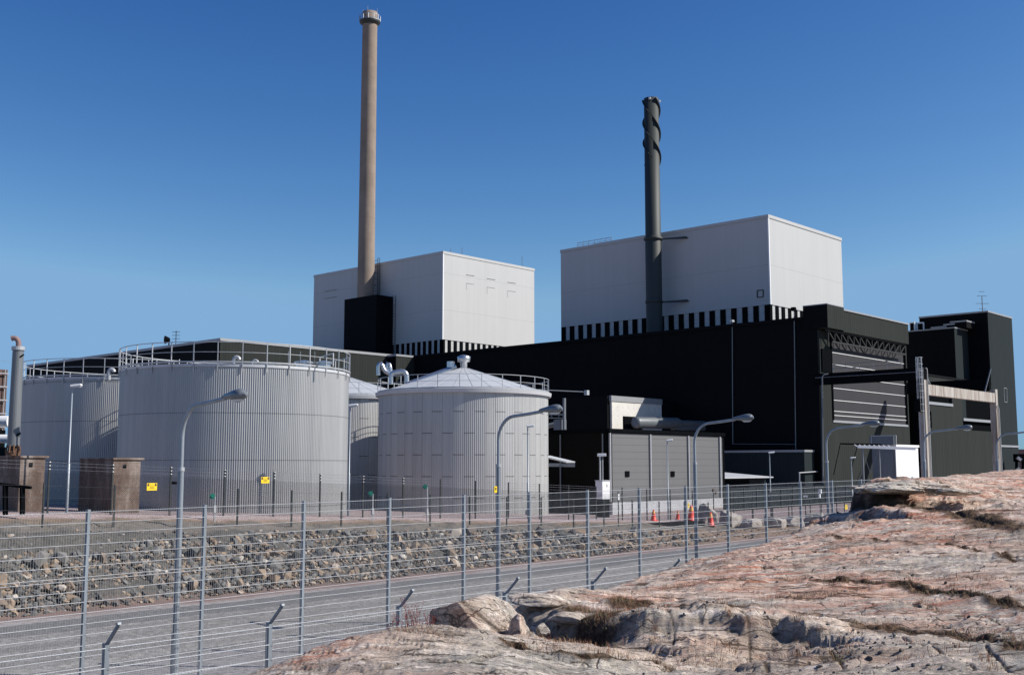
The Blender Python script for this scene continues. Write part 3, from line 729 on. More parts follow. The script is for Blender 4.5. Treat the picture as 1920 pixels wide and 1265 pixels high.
# the slots left of the stack, evenly spaced in depth
def evenslots(px_a, px_b, n, w):
    ya = at_x(px_a, 600, XF).y; yb = at_x(px_b, 600, XF).y; out = []
    for k in range(n):
        y = ya+(yb-ya)*k/(n-1)
        def topx(yy):
            d = Vector((XF, yy, 20.0))-EYE; return CX+F_PX*d.dot(RT)/d.dot(FW)
        out.append((topx(y+w/2), topx(y-w/2)))
    return out
S2L = evenslots(1055.5, 1206, 10, 1.02) + [(1150+a/4.8, 1150+b/4.8) for a, b in ((442,450),(495,540),(585,630),(677,722),(770,815),(863,910),(960,1007),(1058,1105),(1158,1205),(1258,1305),(1360,1406))]
S2R = [(1150+a/4.8, 1150+b/4.8) for a, b in ((1408,1430),(1463,1488),(1518,1544),(1577,1600),(1632,1655),(1685,1708),(1738,1760),(1790,1811),(1841,1861))]
rb2, c2, l2, r2, zt2, zl2 = reactor('pale windowless reactor block on the right, behind the dark stack', XF, 1440, 402, 1051, 1575.5, 571, S2L, S2R, 1, 1)
S1L = [(560+a/3.84, 560+b/3.84) for a, b in ((666,683),(702,720),(740,758),(778,796),(816,835),(855,875),(895,914),(934,954),(975,995),(1016,1042))]
S1R = [(560+a/3.84, 560+b/3.84) for a, b in ((1043,1054),(1077,1097),(1120,1140),(1163,1183),(1205,1225),(1247,1266),(1289,1307),(1329,1347),(1369,1387),(1408,1425),(1446,1463),(1484,1500),(1520,1536),(1556,1571))]
rb1, c1, l1, r1, zt1, zl1 = reactor('pale windowless reactor block on the left, behind the tall concrete chimney', XF, 831, 470.5, 590, 1001.5, 636, S1L, S1R, 1, 1)
def wall_frame(t, pts, w=0.07, m='darkpost'):
    mb = MB()
    for i in range(len(pts)): mb.bar(pts[i], pts[(i+1) % len(pts)], w)
    put('wall_frame', mb, M[m], t)
fx = XF-0.05
wall_frame(rb2, [at_x(1420, 544.5, fx), at_x(1431, 543.5, fx), at_x(1431, 556.5, fx), at_x(1420, 557.5, fx)], 0.14)
fy = c1.y-0.05
for (xa, ya) in ((1208, 440), (1358, 468), (1506, 494)):
    z = 3.84; X0, X1 = 560+xa/z, 560+(xa+58)/z; Y0, Y1 = 400+ya/z, 400+(ya+9)/z
    put('wall_frame', MB().bar(at_y(X0, Y0, fy), at_y(X1, Y1, fy), 0.09), M['faint'], rb1)
    put('wall_frame', MB().bar(at_y(X0, Y0+16, fy), at_y(X1, Y1+16, fy), 0.035).bar(at_y(X0, Y0+16, fy), at_y(X0, Y0+29, fy), 0.025), M['faint'], rb1)
for (xa, ya) in ((188, 562), (185, 614)):
    put('wall_frame', MB().bar(at_x(560+xa/3.84, 400+ya/3.84, fx), at_x(560+(xa+88)/3.84, 400+(ya-15)/3.84, fx), 0.09), M['pipegrey'], rb1)
for px, pt in ((845, 466), (866.5, 464), (979, 481)):
    p = at_y(px, pt, c1.y+6); put('lightning_rod', MB().tube([(p.x, p.y, zt1-0.2), p], 0.06, 5), M['pipegrey'], rb1)
# roof ladder on the left block and rail on the right block
lp = [at_x(708, y, XF-0.4) for y in (484, 552)]; lq = [at_x(712, y, XF-0.4) for y in (484, 552)]
lad = MB().bar(lp[0], lp[1], 0.08).bar(lq[0], lq[1], 0.08)
for k in range(24):
    z = lp[1].z+(lp[0].z-lp[1].z)*k/23; lad.bar((lp[0].x, lp[0].y, z), (lq[0].x, lq[0].y, z), 0.06)
for k in range(6):
    z = lp[1].z+(lp[0].z-lp[1].z)*(k+0.5)/6; y_ = (lp[0].y+lq[0].y)/2
    lad.bar((lp[0].x-0.8, lp[0].y, z), (lq[0].x-0.8, lq[0].y, z), 0.05); lad.bar((lp[0].x, lp[0].y, z), (lp[0].x-0.8, lp[0].y, z), 0.05)
put('roof_ladder', lad, M['darkpost'], rb1)
hr = MB(); 
for k in range(7):
    p = at_x(1083+k*10.6, 465-k*1.8, XF+1.0); hr.bar((p.x, p.y, zt2-0.1), (p.x, p.y, zt2+1.0), 0.06)
pa = at_x(1083, 465, XF+1.0); pb = at_x(1146.6, 455, XF+1.0)
hr.bar((pa.x, pa.y, zt2+1.0), (pb.x, pb.y, zt2+1.0), 0.08); hr.bar((pa.x, pa.y, zt2+0.55), (pb.x, pb.y, zt2+0.55), 0.06)
hr.bar((pa.x+2, pa.y-2, zt2+0.8), (pb.x+2, pb.y-6, zt2+0.8), 0.1)
put('roof_railing', hr, M['pipegrey'], rb2)
# chimneys
cxh = XF-2.75; c0 = at_x(686, 540, cxh)
ch = thing('chimney', (cxh, c0.y, 0), 'very tall round concrete chimney with a railed gallery near its top', 'chimney')
k0 = at_x(693, 24, cxh).z
rb_, rt_ = 1.83, 1.63
put('shaft', MB().lathe([(rb_+0.02, 30), (rb_, at_x(686, 540, cxh).z), (rt_, k0-3.9), (rt_+0.03, k0-0.1), (rt_-0.2, k0), (rt_-0.4, k0)], cxh, c0.y, 64), M['stack'], ch)
gzz = at_x(693, 41.5, cxh).z
g1 = put('gallery', MB().lathe([(rt_, gzz-0.9), (rt_+0.62, gzz-0.35), (rt_+0.68, gzz-0.12), (rt_+0.68, gzz), (rt_, gzz)], cxh, c0.y, 40, smooth=False), M['darkstack'], ch)
gr = MB().lathe([(rt_+0.64, gzz+1.15), (rt_+0.70, gzz+1.15), (rt_+0.70, gzz+1.22), (rt_+0.64, gzz+1.22), (rt_+0.64, gzz+1.15)], cxh, c0.y, 40, smooth=False)
gr.lathe([(rt_+0.66, gzz+0.05), (rt_+0.71, gzz+0.05), (rt_+0.71, gzz+0.18), (rt_+0.66, gzz+0.18)], cxh, c0.y, 40, smooth=False)
for k in range(12):
    a = 2*math.pi*k/12+0.2; gr.bar((cxh+(rt_+0.68)*math.cos(a), c0.y+(rt_+0.68)*math.sin(a), gzz), (cxh+(rt_+0.68)*math.cos(a), c0.y+(rt_+0.68)*math.sin(a), gzz+1.2), 0.12)
put('gallery_rail', gr, M['lightpole'], g1)
rd = MB()
for k in range(3):
    a = 2.1+k*1.6; rd.bar((cxh+(rt_)*math.cos(a), c0.y+rt_*math.sin(a), k0-0.3), (cxh+rt_*math.cos(a), c0.y+rt_*math.sin(a), k0+0.75), 0.05)
put('lightning_rods', rd, M['pipegrey'], ch)
# black housing at the chimney foot
bx = XF-4.6
b0 = at_x(646, 560, bx); b1_ = at_x(706, 552, bx)
hs = thing('chimney_housing', (bx+2.3, (b0.y+b1_.y)/2, 0), 'black box housing at the foot of the tall concrete chimney', 'housing')
put('wall', MB().box(bx, XF-0.12, b1_.y, b0.y, H0, b1_.z), M['blackclad'], hs)
ec = at_y(726.5, 600, b1_.y-0.3).x
eb = MB()
for k in range(22):
    z = roofz+0.5+k*0.62; eb.bar((XF-0.15, b1_.y-0.15, z), (XF-0.15, b1_.y-0.95, z), 0.06)
eb.bar((XF-0.15, b1_.y-0.15, roofz), (XF-0.15, b1_.y-0.15, b1_.z+0.3), 0.07).bar((XF-0.15, b1_.y-0.95, roofz), (XF-0.15, b1_.y-0.95, b1_.z+0.3), 0.07)
put('wall_ladder', eb, M['darkpost'], hs)
# dark stack
cx2 = XF-3.2; d0 = at_x(1227, 600, cx2); r_d = 1.32
ds = thing('dark_stack', (cx2, d0.y, 0), 'dark green steel stack with spiral fins at its top, before the right reactor block', 'chimney')
z5 = at_x(1226, 565, cx2).z; z4 = at_x(1226, 447, cx2).z; z1_ = at_x(1223, 185, cx2).z
put('shaft', MB().lathe([(r_d+0.05, 15), (r_d+0.05, z4), (r_d, z4+0.1), (r_d-0.07, z1_), (r_d-0.3, z1_), (r_d-0.3, z1_-1)], cx2, d0.y, 56), M['darkstack'], ds)
for z, w in ((z4, 0.28), (z5, 0.16)):
    put('collar', MB().lathe([(r_d, z-0.42), (r_d+w, z-0.3), (r_d+w, z+0.05), (r_d, z+0.35)], cx2, d0.y, 48), M['darkstack'], ds)
    yb = d0.y
    put('stay', MB().bar((cx2+0.6, yb-1.1, z-0.15), (XF-0.01, yb-4.6, z+0.10), 0.18, 0.22).bar((cx2, yb-1.0, z-0.3), (XF-0.01, yb-4.9, z-0.1), 0.12, 0.18), M['darkstack'], ds)
zb_ = at_x(1226, 305, cx2).z
for s in range(3):
    fin = MB(); n = 60; turns = 0.92; vs = []; fs = []
    for k in range(n+1):
        a = s*2*math.pi/3+2.2+turns*2*math.pi*k/n; z = z1_-0.2-(z1_-zb_)*k/n*(1.0 if s != 1 else 0.93)
        for (rr, dzz) in ((r_d-0.15, 0.05), (r_d+0.26, 0.03), (r_d+0.26, -0.03), (r_d-0.15, -0.05)):
            vs.append((cx2+rr*math.cos(a), d0.y+rr*math.sin(a), z+dzz))
    for k in range(n):
        for j in range(4):
            fs.append((k*4+j, k*4+(j+1) % 4, (k+1)*4+(j+1) % 4, (k+1)*4+j))
    fs += [(0,1,2,3), tuple(n*4+j for j in (3,2,1,0))]
    put('spiral_fin', fin.add(vs, fs), M['darkstack'], ds)
lt = MB()
for a in (-0.75, 3.6): lt.bar((cx2+(r_d)*math.cos(a), d0.y+r_d*math.sin(a), z1_-0.4), (cx2+(r_d+0.35)*math.cos(a), d0.y+(r_d+0.35)*math.sin(a), z1_-0.35), 0.35, 0.3)
put('warning_light', lt, M['lampwhite'], ds)
# green-faced building behind the tanks
Y7 = 157.2; w0 = at_y(413.5, 634, Y7); wl_ = at_x(51, 686, w0.x)
gb = thing('service_building', (w0.x+18, Y7+30, 0), 'long dark green building behind the left tanks', 'industrial building')
put('wall', MB().box(w0.x, 139.9, Y7, wl_.y, H0, w0.z-0.4), M['greenclad'], gb)
put('shade_sheet', MB().box(w0.x-0.06, w0.x-0.003, Y7, wl_.y, H0, w0.z-0.4), M['blackclad'], gb)  # thin black sheet paints the shade on the side away from the sun
put('roof_edge', MB().box(w0.x-0.1, 139.9, Y7-0.12, wl_.y, w0.z-0.397, w0.z+0.05), M['trim'], gb)
ns = thing('roof_siren', (w0.x, at_x(317, 640, w0.x).y, w0.z), 'small dark siren and aerial on the roof behind the large tank', 'siren')
sp_ = at_x(317, 637, w0.x+1)
put('horn', MB().lathe([(0.2, 0), (0.85, 0.3), (0.85, 0.6), (0.2, 0.9)], 0, 0, 14).box(-0.1, 0.1, -0.1, 0.1, -2, 0), M['black'], None) if False else None
put('horn', MB().tube([sp_+RT*-0.7, sp_+RT*0.1], [0.75, 0.35], 12).tube([sp_, Vector((sp_.x, sp_.y, w0.z-0.2))], 0.12, 6), M['black'], ns)
ap = sp_+RT*1.2
aer = MB().tube([(ap.x, ap.y, w0.z-0.2), (ap.x, ap.y, ap.z+1.6)], 0.07, 5)
for k in range(5): aer.bar(Vector((ap.x, ap.y, ap.z+1.4-k*0.6))-RT*0.7, Vector((ap.x, ap.y, ap.z+1.4-k*0.6))+RT*0.7, 0.07)
put('aerial', aer, M['darkpost'], ns)
bb = at_y(745, 664, 154.3); be = at_y(776, 668, 154.3)
sb_ = thing('stair_tower', (bb.x+2, 155, 0), 'small green-faced box building between the service building and the black hall', 'annex')
put('wall', MB().box(bb.x, 139.95, 154.61, 157.1, H0, bb.z-0.3), M['greenclad'], sb_)
put('shade_sheet', MB().box(bb.x-0.06, bb.x-0.003, 154.61, 157.1, H0, bb.z-0.3), M['blackclad'], sb_)  # black sheet over the green wall, standing in for its shaded side
put('roof_edge', MB().box(bb.x-0.1, 139.95, 154.5, 157.1, bb.z-0.297, bb.z+0.05), M['trim'], sb_)
# dark tower at right
YR = 71.5
tc = at_y(1851.6, 582, YR); te = at_y(1897, 595, YR)
tw = thing('tower_building', (205, 80, 0), 'tall dark green tower block at the right edge with an aerial', 'tower building')
put('wall', MB().box(tc.x, te.x, YR, 84, H0, tc.z-0.3), M['towerclad'], tw)
put('shade_sheet', MB().box(tc.x-0.06, tc.x-0.003, YR, 84, H0, tc.z-0.3), M['blackclad'], tw)  # tower side turned from the sun: shade put on as a black sheet
put('roof_edge', MB().box(tc.x-0.1, te.x+0.1, YR-0.1, 84.1, tc.z-0.297, tc.z), M['trim'], tw)
put('ledge', MB().box(tc.x+0.6, te.x+0.1, YR-0.12, YR-0.003, at_y(1880, 834, YR).z-0.35, at_y(1880, 834, YR).z), M['trim'], tw)
f_ = YR-0.04
wf = [at_y(1882, 727, f_), at_y(1887.5, 728, f_), at_y(1888, 754, f_), at_y(1883, 753, f_)]
mb = MB()
for i in range(4): mb.bar(wf[i], wf[(i+1) % 4], 0.1)
put('hatch_frame', mb, M['trim'], tw)
ap = at_y(1841, 556, YR+2); mb = MB().tube([(ap.x, ap.y, tc.z), ap], 0.08, 6)
for k, w in ((0.8, 0.7), (1.8, 1.2), (3.2, 0.9), (4.0, 0.5)): mb.bar(Vector((ap.x, ap.y, tc.z+k))-RT*w, Vector((ap.x, ap.y, tc.z+k))+RT*w, 0.07)
put('aerial', mb, M['pipegrey'], tw)
Xm, Ym = 196.8, 75.2; zm = at_x(1801, 612, Xm).z
md = thing('middle_block', (Xm+4, 85, 0), 'black block with stepped roof between the hall and the right tower', 'industrial building')
put('wall', MB().box(Xm, tc.x-0.07, Ym, 110, H0, zm-0.2), M['towerclad'], md)
put('shade_sheet', MB().box(Xm-0.06, Xm-0.003, Ym, 110, H0, zm-0.2), M['blackclad'], md)  # black sheet darkens the sunless side, shade put into the colour
put('roof_edge', MB().box(Xm-0.1, tc.x-0.07, Ym-0.1, 110, zm-0.197, zm), M['trim'], md)
for (xa, xb, y) in ((1746, 1775, 611), (1769, 1790, 606), (1781, 1812, 600)):
    pa = at_x(xa, y, Xm+2.2); pb = at_x(xb, y, Xm+2.2)
    put('roof_step', MB().box(Xm+2.2-(y-600)*0.02, tc.x-0.08, pb.y, pa.y, zm, pb.z-0.25), M['blackclad'], md)
    put('roof_step_edge', MB().box(Xm+2.15-(y-600)*0.02, tc.x-0.08, pb.y-0.05, pa.y, pb.z-0.247, pb.z), M['trim'], md)
for i, (xa, xb, yt) in enumerate(((1705, 1714, 604), (1719, 1731, 604.5))):
    pa = at_d(xa, yt, 206); pb = at_d(xb, yt, 206); wd = (pb-pa).length*1.1
    t_ = thing('cooling_unit', (pa.x, pa.y, zm), 'white rooftop cooling unit, the %s of two beside the right end of the hall roof' % ('larger' if i else 'smaller'), 'cooling unit')
    put('casing', MB().box(pa.x, pa.x+wd*1.3, pa.y-wd, pa.y, zm+0.003, pa.z), M['white'], t_, 0.06)
    put('fan_opening', MB().box(pa.x-0.05, pa.x-0.003, pa.y-wd*0.85, pa.y-wd*0.15, zm+0.3, pa.z-0.25), M['black'], t_)
# lower front wall at right with recesses
lx0 = 173.2; lz = at_y(1800, 713, YR).z
op1 = (at_y(1735, 740, YR), at_y(1785.5, 757, YR)); op2 = (at_y(1803.5, 745, YR), at_y(1849, 787, YR)); op3 = (at_y(1734, 770, YR), at_y(1747.5, 802, YR))
fw = thing('switchgear_building', (185, 74, 0), 'low dark green front building with two black recessed openings', 'industrial building')
zA, zB = op1[1].z, lz; xs0 = lx0
xa1, xb1 = lx0-0.5, op1[1].x; xa2, xb2 = op2[0].x, tc.x-0.07
za2, za1 = op2[1].z, op1[1].z
w = MB()
w.box(lx0, xb2, YR, YR+0.4, H0, min(za2, op3[1].z))           # below everything
w.box(lx0, xa2, YR, YR+0.4, za2, za1) if False else None
w.box(op3[1].x, xa2, YR, YR+0.4, min(za2, op3[1].z), za1)
w.box(lx0, op3[1].x, YR, YR+0.4, op3[0].z, za1)
w.box(xb1, xa2, YR, YR+0.4, za1, op1[0].z)
w.box(lx0, xb2, YR, YR+0.4, op1[0].z+0.6, lz)
put('wall', w, M['greenclad'], fw)
put('recess_shade', MB().box(lx0, xb2, YR+0.41, YR+3.4, H0, lz-0.1), M['black'], fw)  # solid black box, its colour stands in for shade inside the openings
put('roof', MB().box(lx0-0.3, xb2, YR-0.1, YR+3.6, lz+0.003, lz+0.3), M['blackclad'], fw)
put('sill', MB().box(xa1+0.4, xb1, YR-0.15, YR-0.003, za1-0.45, za1), M['trim'], fw)
put('sill', MB().box(xa2, xb2, YR-0.15, YR-0.003, za2-0.45, za2), M['trim'], fw)
put('inner_panel', MB().box(xa2, xa2+2.2, YR+0.2, YR+0.4, za2, op2[0].z), M['towerclad'], fw)
wq = put('window', MB().box(op3[0].x, op3[1].x-0.4, YR+0.25, YR+0.35, op3[1].z, op3[0].z), M['ductblue'], fw)
mb = MB()
for k in range(5): xx = op3[0].x+(op3[1].x-0.4-op3[0].x)*k/4; mb.box(xx-0.05, xx+0.05, YR+0.15, YR+0.247, op3[1].z, op3[0].z)
for k in range(4): zz = op3[1].z+(op3[0].z-op3[1].z)*k/3; mb.box(op3[0].x, op3[1].x-0.4, YR+0.05, YR+0.147, zz-0.05, zz+0.05)
put('window_grille', mb, M['pipegrey'], wq)
pe = at_y(1825, 888, YR)
put('vent_box', MB().box(at_y(1820, 888, YR).x, at_y(1841, 888, YR).x, YR-0.2, YR-0.003, pe.z-2, pe.z), M['black'], fw)
# ---------------------------------------------------------------- crane gantry before the hall door
A1 = at_d(1728, 700, 140.0); GX, GY = A1.x, A1.y
A2 = at_y(1861, 740, GY); GX2 = A2.x
zt_ = at_d(1714, 689, 140).z; zb_g = at_d(1714, 711.5, 140).z
z2t = at_y(1735, 720.5, GY).z; z2b = at_y(1735, 740, GY).z
gn = thing('crane_gantry', (GX, GY, 0), 'outdoor crane gantry of concrete columns and beams in front of the hall door', 'gantry')
put('beam', MB().box(GX-0.4, GX+0.4, GY-0.5, 71.9, zb_g, zt_), M['black'], gn, label='black beam running back to the hall')
put('beam', MB().box(GX2-0.4, GX2+0.4, GY+0.3, 69.4, zb_g-0.2, zt_), M['black'], gn, label='black beam running back to the green building')
put('beam', MB().box(GX+0.45, GX2-0.1, GY-0.35, GY+0.35, z2b, z2t), M['beam'], gn, label='pale rust-stained front beam')
colw = 0.5
put('column', MB().box(GX-0.42, GX+0.44, GY-0.45, GY+0.45, H0, zt_-0.003), M['beam'], gn, 0.03)
put('column', MB().box(GX2-0.05, GX2+0.75, GY-0.45, GY+0.45, H0, at_y(1862, 730, GY).z), M['beam'], gn, 0.03)
put('beam_pipe', MB().tube([(GX-0.5, GY, zt_-0.55), (GX-0.5, 71.5, zt_-0.55)], 0.05, 6), M['pipegrey'], gn)
put('brace', MB().bar((GX+0.5, GY, zt_-0.2), (GX+2.6, GY, z2t), 0.14).bar((GX2-3.0, GY, z2t), (GX2-0.2, GY, zt_+1.4), 0.14), M['pipegrey'], gn)
br = MB()
ya, yb = GY+2.5, 69.0
for zz in (0.55, 1.1): br.bar((GX-0.3, ya, zt_+zz), (GX-0.3, yb, zt_+zz), 0.07)
for k in range(6): y = ya+(yb-ya)*k/5; br.bar((GX-0.3, y, zt_), (GX-0.3, y, zt_+1.1), 0.05)
put('walkway_railing', br, M['pipegrey'], gn)
lz0, lz1 = 4.0, at_d(1718, 671, 140).z
ld = MB(); lx, ly = GX-0.75, GY-0.1
for s in (-0.25, 0.25): ld.bar((lx, ly+s, lz0), (lx, ly+s, lz1), 0.07)
for k in range(40):
    z = lz0+(lz1-lz0)*k/40; ld.bar((lx, ly-0.25, z), (lx, ly+0.25, z), 0.035)
for k in range(9):
    z = zb_g-4+(lz1-zb_g+4)*k/8
    pts = [(lx-0.75*math.sin(math.pi*j/6), ly-0.38*math.cos(math.pi*j/6), z) for j in range(7)]
    for j in range(6): ld.bar(pts[j], pts[j+1], 0.05)
for j in range(1, 6):
    x_, y_ = lx-0.75*math.sin(math.pi*j/6), ly-0.38*math.cos(math.pi*j/6)
    ld.bar((x_, y_, zb_g-4), (x_, y_, lz1), 0.045)
put('ladder_cage', ld, M['rail'], gn)
put('crane_motor', MB().box(GX-1.6, GX-0.5, GY-0.3, GY+0.5, z2b-2.2, z2b-0.6).box(GX-1.3, GX-0.6, GY-0.1, GY+0.3, z2b-0.6, zb_g-0.003), M['black'], gn, 0.08)
put('drain_pipe', MB().tube([(GX2+0.5, GY-0.6, 2), (GX2+0.5, GY-0.6, z2b-1.0), (GX2+0.1, GY-0.6, z2b-0.4)], 0.09, 8), M['rail'], gn)
put('drain_pipe', MB().tube([(GX+0.3, GY-0.58, 0), (GX+0.3, GY-0.58, zt_-0.2), (GX-0.1, GY-0.58, zt_-0.1)], 0.09, 8), M['rail'], gn)
# dark crane trolley frame at right of the gantry
# white hut and canopy below the gantry
hc = at_d(1680, 860, 125); hx, hy = hc.x, hc.y
hxr = at_y(1722, 860, hy).x; hyb = at_x(1636, 860, hx).y
hz = at_d(1680, 833, 125).z
hu = thing('white_hut', (hx+3, hy+2, 0), 'white-fronted flat-roofed hut at the foot of the crane gantry', 'hut')
put('wall', MB().box(hx, hxr, hy, hyb, H0, hz-0.25), M['white'], hu)
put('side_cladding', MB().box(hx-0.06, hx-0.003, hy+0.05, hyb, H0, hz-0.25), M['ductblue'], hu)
put('roof', MB().box(hx-0.1, hxr+0.1, hy-0.12, hyb+0.1, hz-0.247, hz), M['white'], hu)
dpy = at_x(1655, 860, hx-0.06).y
put('door_opening', MB().box(hx-0.1, hx-0.063, at_x(1676, 860, hx).y, at_x(1650, 860, hx).y, H0, hz-1.0), M['pipegrey'], hu)
put('sign_panel', MB().box(hx-0.5, hx-0.35, at_x(1680, 840, hx).y+0.02, at_x(1634, 840, hx).y, hz-0.1, at_x(1657, 817, hx).z), M['ductblue'], hu)
pn = (at_x(1634, 834, hx-0.5), at_x(1634, 817, hx-0.5), at_x(1680, 816, hx-0.5), at_x(1680, 834, hx-0.5))
put('sign_frame', MB().bar(pn[0], pn[1], 0.09).bar(pn[1], pn[2], 0.09).bar(pn[2], pn[3], 0.09), M['rail'], hu)
cn = thing('canopy', at_d(1645, 900, 117), 'white steel-framed canopy roof on slender posts before the white hut', 'canopy')
c0_ = at_d(1608, 836, 119); c1_ = at_d(1720, 840, 119)
put('roof_beam', MB().bar(at_d(1608, 837, 118), at_d(1716, 841, 118), 0.28), M['white'], cn)
put('rear_beam', MB().bar(at_d(1575, 831.5, 121), at_d(1652, 833, 121), 0.16), M['black'], cn)
mb = MB()
for k in range(8):
    a_ = at_d(1608+k*9, 837+k*0.3, 118); b_ = at_d(1602+k*9, 833.5+k*0.2, 121); mb.bar(a_, b_, 0.08)
put('purlin', mb, M['white'], cn)
for (xa, yt) in ((1617, 840), (1648, 841)):
    a_ = at_d(xa, yt, 118); put('post', MB().bar((a_.x, a_.y, 0), a_, 0.16), M['pipegrey'], cn)
a_ = at_d(1618, 846, 118); b_ = at_d(1632, 887, 118); c_ = at_d(1646, 846, 118)
put('wire_brace', MB().bar(a_, b_, 0.05).bar(c_, b_, 0.05), M['pipegrey'], cn)
mb = MB().bar(at_d(1563, 890, 121), at_d(1575, 834, 121), 0.07).bar(at_d(1597, 875, 121), at_d(1607, 838, 121), 0.07)
put('prop', mb, M['black'], cn)
# ---------------------------------------------------------------- grey panelled building
GYf = 55.0
g0 = at_y(1142, 806, GYf); g1_ = at_y(1353.5, 812, GYf)
g = thing('panel_building', (g0.x+8, GYf+8, 0), 'grey horizontally panelled building with pale plinth and two small vents', 'industrial building')
gzt = at_y(1142, 803, GYf).z; gb0 = gz(g0.x, GYf)
put('front_wall', MB().box(g0.x+0.35, g1_.x, GYf, GYf+0.3, gb0+0.95, gzt-0.35), M['greypanel'], g)
put('body', MB().box(g0.x, g1_.x+0.1, GYf+0.31, GYf+16, H0, gzt-0.3), M['darkpanel'], g)
put('corner_post', MB().box(g0.x-0.02, g0.x+0.34, GYf-0.03, GYf+0.3, gb0+0.93, gzt-0.35), M['black'], g)
put('corner_post', MB().box(g1_.x+0.003, g1_.x+0.3, GYf-0.03, GYf+0.3, 0, gzt-0.35), M['black'], g)
put('plinth', MB().box(g0.x+0.2, g1_.x, GYf-0.12, GYf+0.25, H0, gb0+0.947), M['plinth'], g)
put('roof_edge', MB().box(g0.x-0.15, g1_.x+0.35, GYf-0.15, GYf+16.1, gzt-0.297, gzt), M['black'], g)
for px in (1144.5, 1220, 1291.5, 1350.5):
    xx = at_y(px, 850, GYf-0.1).x
    put('drain_pipe', MB().box(xx-0.06, xx+0.06, GYf-0.14, GYf-0.003, gb0+1.0, gzt-0.36), M['rail'], g)
for px in (1176, 1261):
    p = at_y(px, 888, GYf-0.02); put('vent_grille', MB().box(p.x-0.27, p.x+0.27, GYf-0.07, GYf-0.003, p.z-0.23, p.z+0.23), M['black'], g)
for px in (1051, 1130.5):
    p = at_x(px, 850, g0.x-0.08)
    put('drain_pipe', MB().tube([(g0.x-0.1, p.y, 1.0), (g0.x-0.1, p.y, gzt-0.4)], 0.07, 6), M['pipegrey'], g)
for (px, py) in ((1337, 918), (1342, 923)):
    p = at_y(px, py, GYf-0.02); put('wall_box', MB().box(p.x-0.08, p.x+0.08, GYf-0.1, GYf-0.003, p.z-0.1, p.z+0.1), M['rustbrown'], g)
# side canopy left of it
scn = thing('lean_to', at_x(1055, 940, g0.x), 'small lean-to roof of pale sheets between the right tank and grey building', 'canopy')
r0, r1_ = at_x(1028, 852, g0.x-0.1), at_x(1062, 866, g0.x-3.5)
put('roof_sheet', MB().bar(at_d(1024, 855, 84), at_d(1070, 866, 82), 0.9, 0.10), M['roofwhite'], scn)
put('beam', MB().bar(at_d(1024, 871, 82), at_d(1078, 872, 82), 0.16, 0.25), M['pipegrey'], scn)
lw = thing('panel_fence', at_y(1480, 930, 50.5), 'low dark green panel fence just beyond the row of stone blocks', 'fence')
wa, wb = at_y(1357, 909, 50.5), at_y(1612, 904, 50.5)
put('panels', MB().box(wa.x, wb.x, 50.5, 50.6, H0, wb.z-0.3), M['towerclad'], lw)
put('capping', MB().box(wa.x-0.05, wb.x+0.05, 50.46, 50.64, wb.z-0.297, wb.z-0.22), M['darkpost'], lw)
for k in range(12):
    xx = wa.x+(wb.x-wa.x)*(k+0.5)/12; put('post', MB().box(xx-0.05, xx+0.05, 50.42, 50.497, H0, wb.z-0.2), M['darkpost'], lw)
# pipe rack at far side between tank and block
pr = thing('pipe_rack', at_d(1045, 800, 135), 'pale posts and pipes beside the tank, behind the grey building', 'pipe rack')
put('post', MB().bar(at_d(1058, 808, 135), at_d(1058, 746, 135), 0.28), M['pipegrey'], pr)
put('post', MB().box(*(lambda p, q: (p.x, p.x+1.2, p.y, p.y+1.0, q.z, p.z))(at_d(1050, 786, 135), at_d(1050, 808, 135))), M['ductblue'], pr)
put('pipe', MB().tube([at_d(1020, 800, 137), at_d(1050, 793, 137)], 0.32, 10), M['ductblue'], pr)
put('bracket', MB().bar(at_d(1020, 776, 136), at_d(1056, 777, 136), 0.18).bar(at_d(1022, 783, 136), at_d(1056, 784, 136), 0.12).bar(at_d(1032, 776, 136), at_d(1036, 784, 136), 0.1).bar(at_d(1046, 784, 136), at_d(1050, 776, 136), 0.1), M['pipegrey'], pr)
bar_ = thing('roof_boom', at_d(1065, 734, 120), 'thin pale horizontal boom reaching right from behind the tank roof', 'boom')
put('boom', MB().tube([at_d(1020, 731, 118), at_d(1098, 734.5, 118)], 0.05, 6).box(*(lambda p: (p.x-0.2, p.x+0.2, p.y-0.2, p.y+0.2, p.z-0.3, p.z+0.2))(at_d(1100, 735, 118))), M['rail'], bar_)
# concrete block on the hall wall, and the duct that leaves it
YB = 95.5
k0_ = at_y(1147, 742, YB); k1_ = at_y(1240, 742, YB); kz = k0_.z
kb = thing('concrete_annex', (k0_.x+6, YB+4, 0), 'pale concrete-faced annex on the black hall, half in shadow', 'annex')
put('body', MB().box(k0_.x-0.6, 139.65, YB+0.35, at_x(1060, 760, k0_.x).y, H0, kz), M['blackclad'], kb)
put('front_wall', MB().box(k0_.x, k1_.x, YB, YB+0.34, H0, kz-0.75), M['whiteconc'], kb)
put('roof_edge', MB().box(k0_.x-0.2, k1_.x+0.1, YB-0.1, YB+0.34, kz-0.747, kz+0.05), M['trim'], kb)
dc = thing('air_duct', at_d(1190, 800, 150), 'large horizontal grey duct lying on the roof before the concrete annex', 'duct')
da, db, de, df = at_y(1191, 792, 91), at_y(1268, 793, 91), at_y(1272, 793.5, 91), at_y(1322, 795, 91)
put('wide_section', MB().tube([da+Vector((-0.15, 0, 0)), da, da+Vector((0.3, 0, 0)), db, de+Vector((0.6, 0, 0))], [0.5, 0.75, 0.8, 0.8, 0.5], 20), M['ductblue'], dc)
put('narrow_section', MB().tube([de, df], 0.5, 18), M['ductblue'], dc)
put('lower_pipe', MB().tube([at_y(1262, 802, 91), at_y(1320, 803, 91)], 0.4, 14), M['ductblue'], dc)
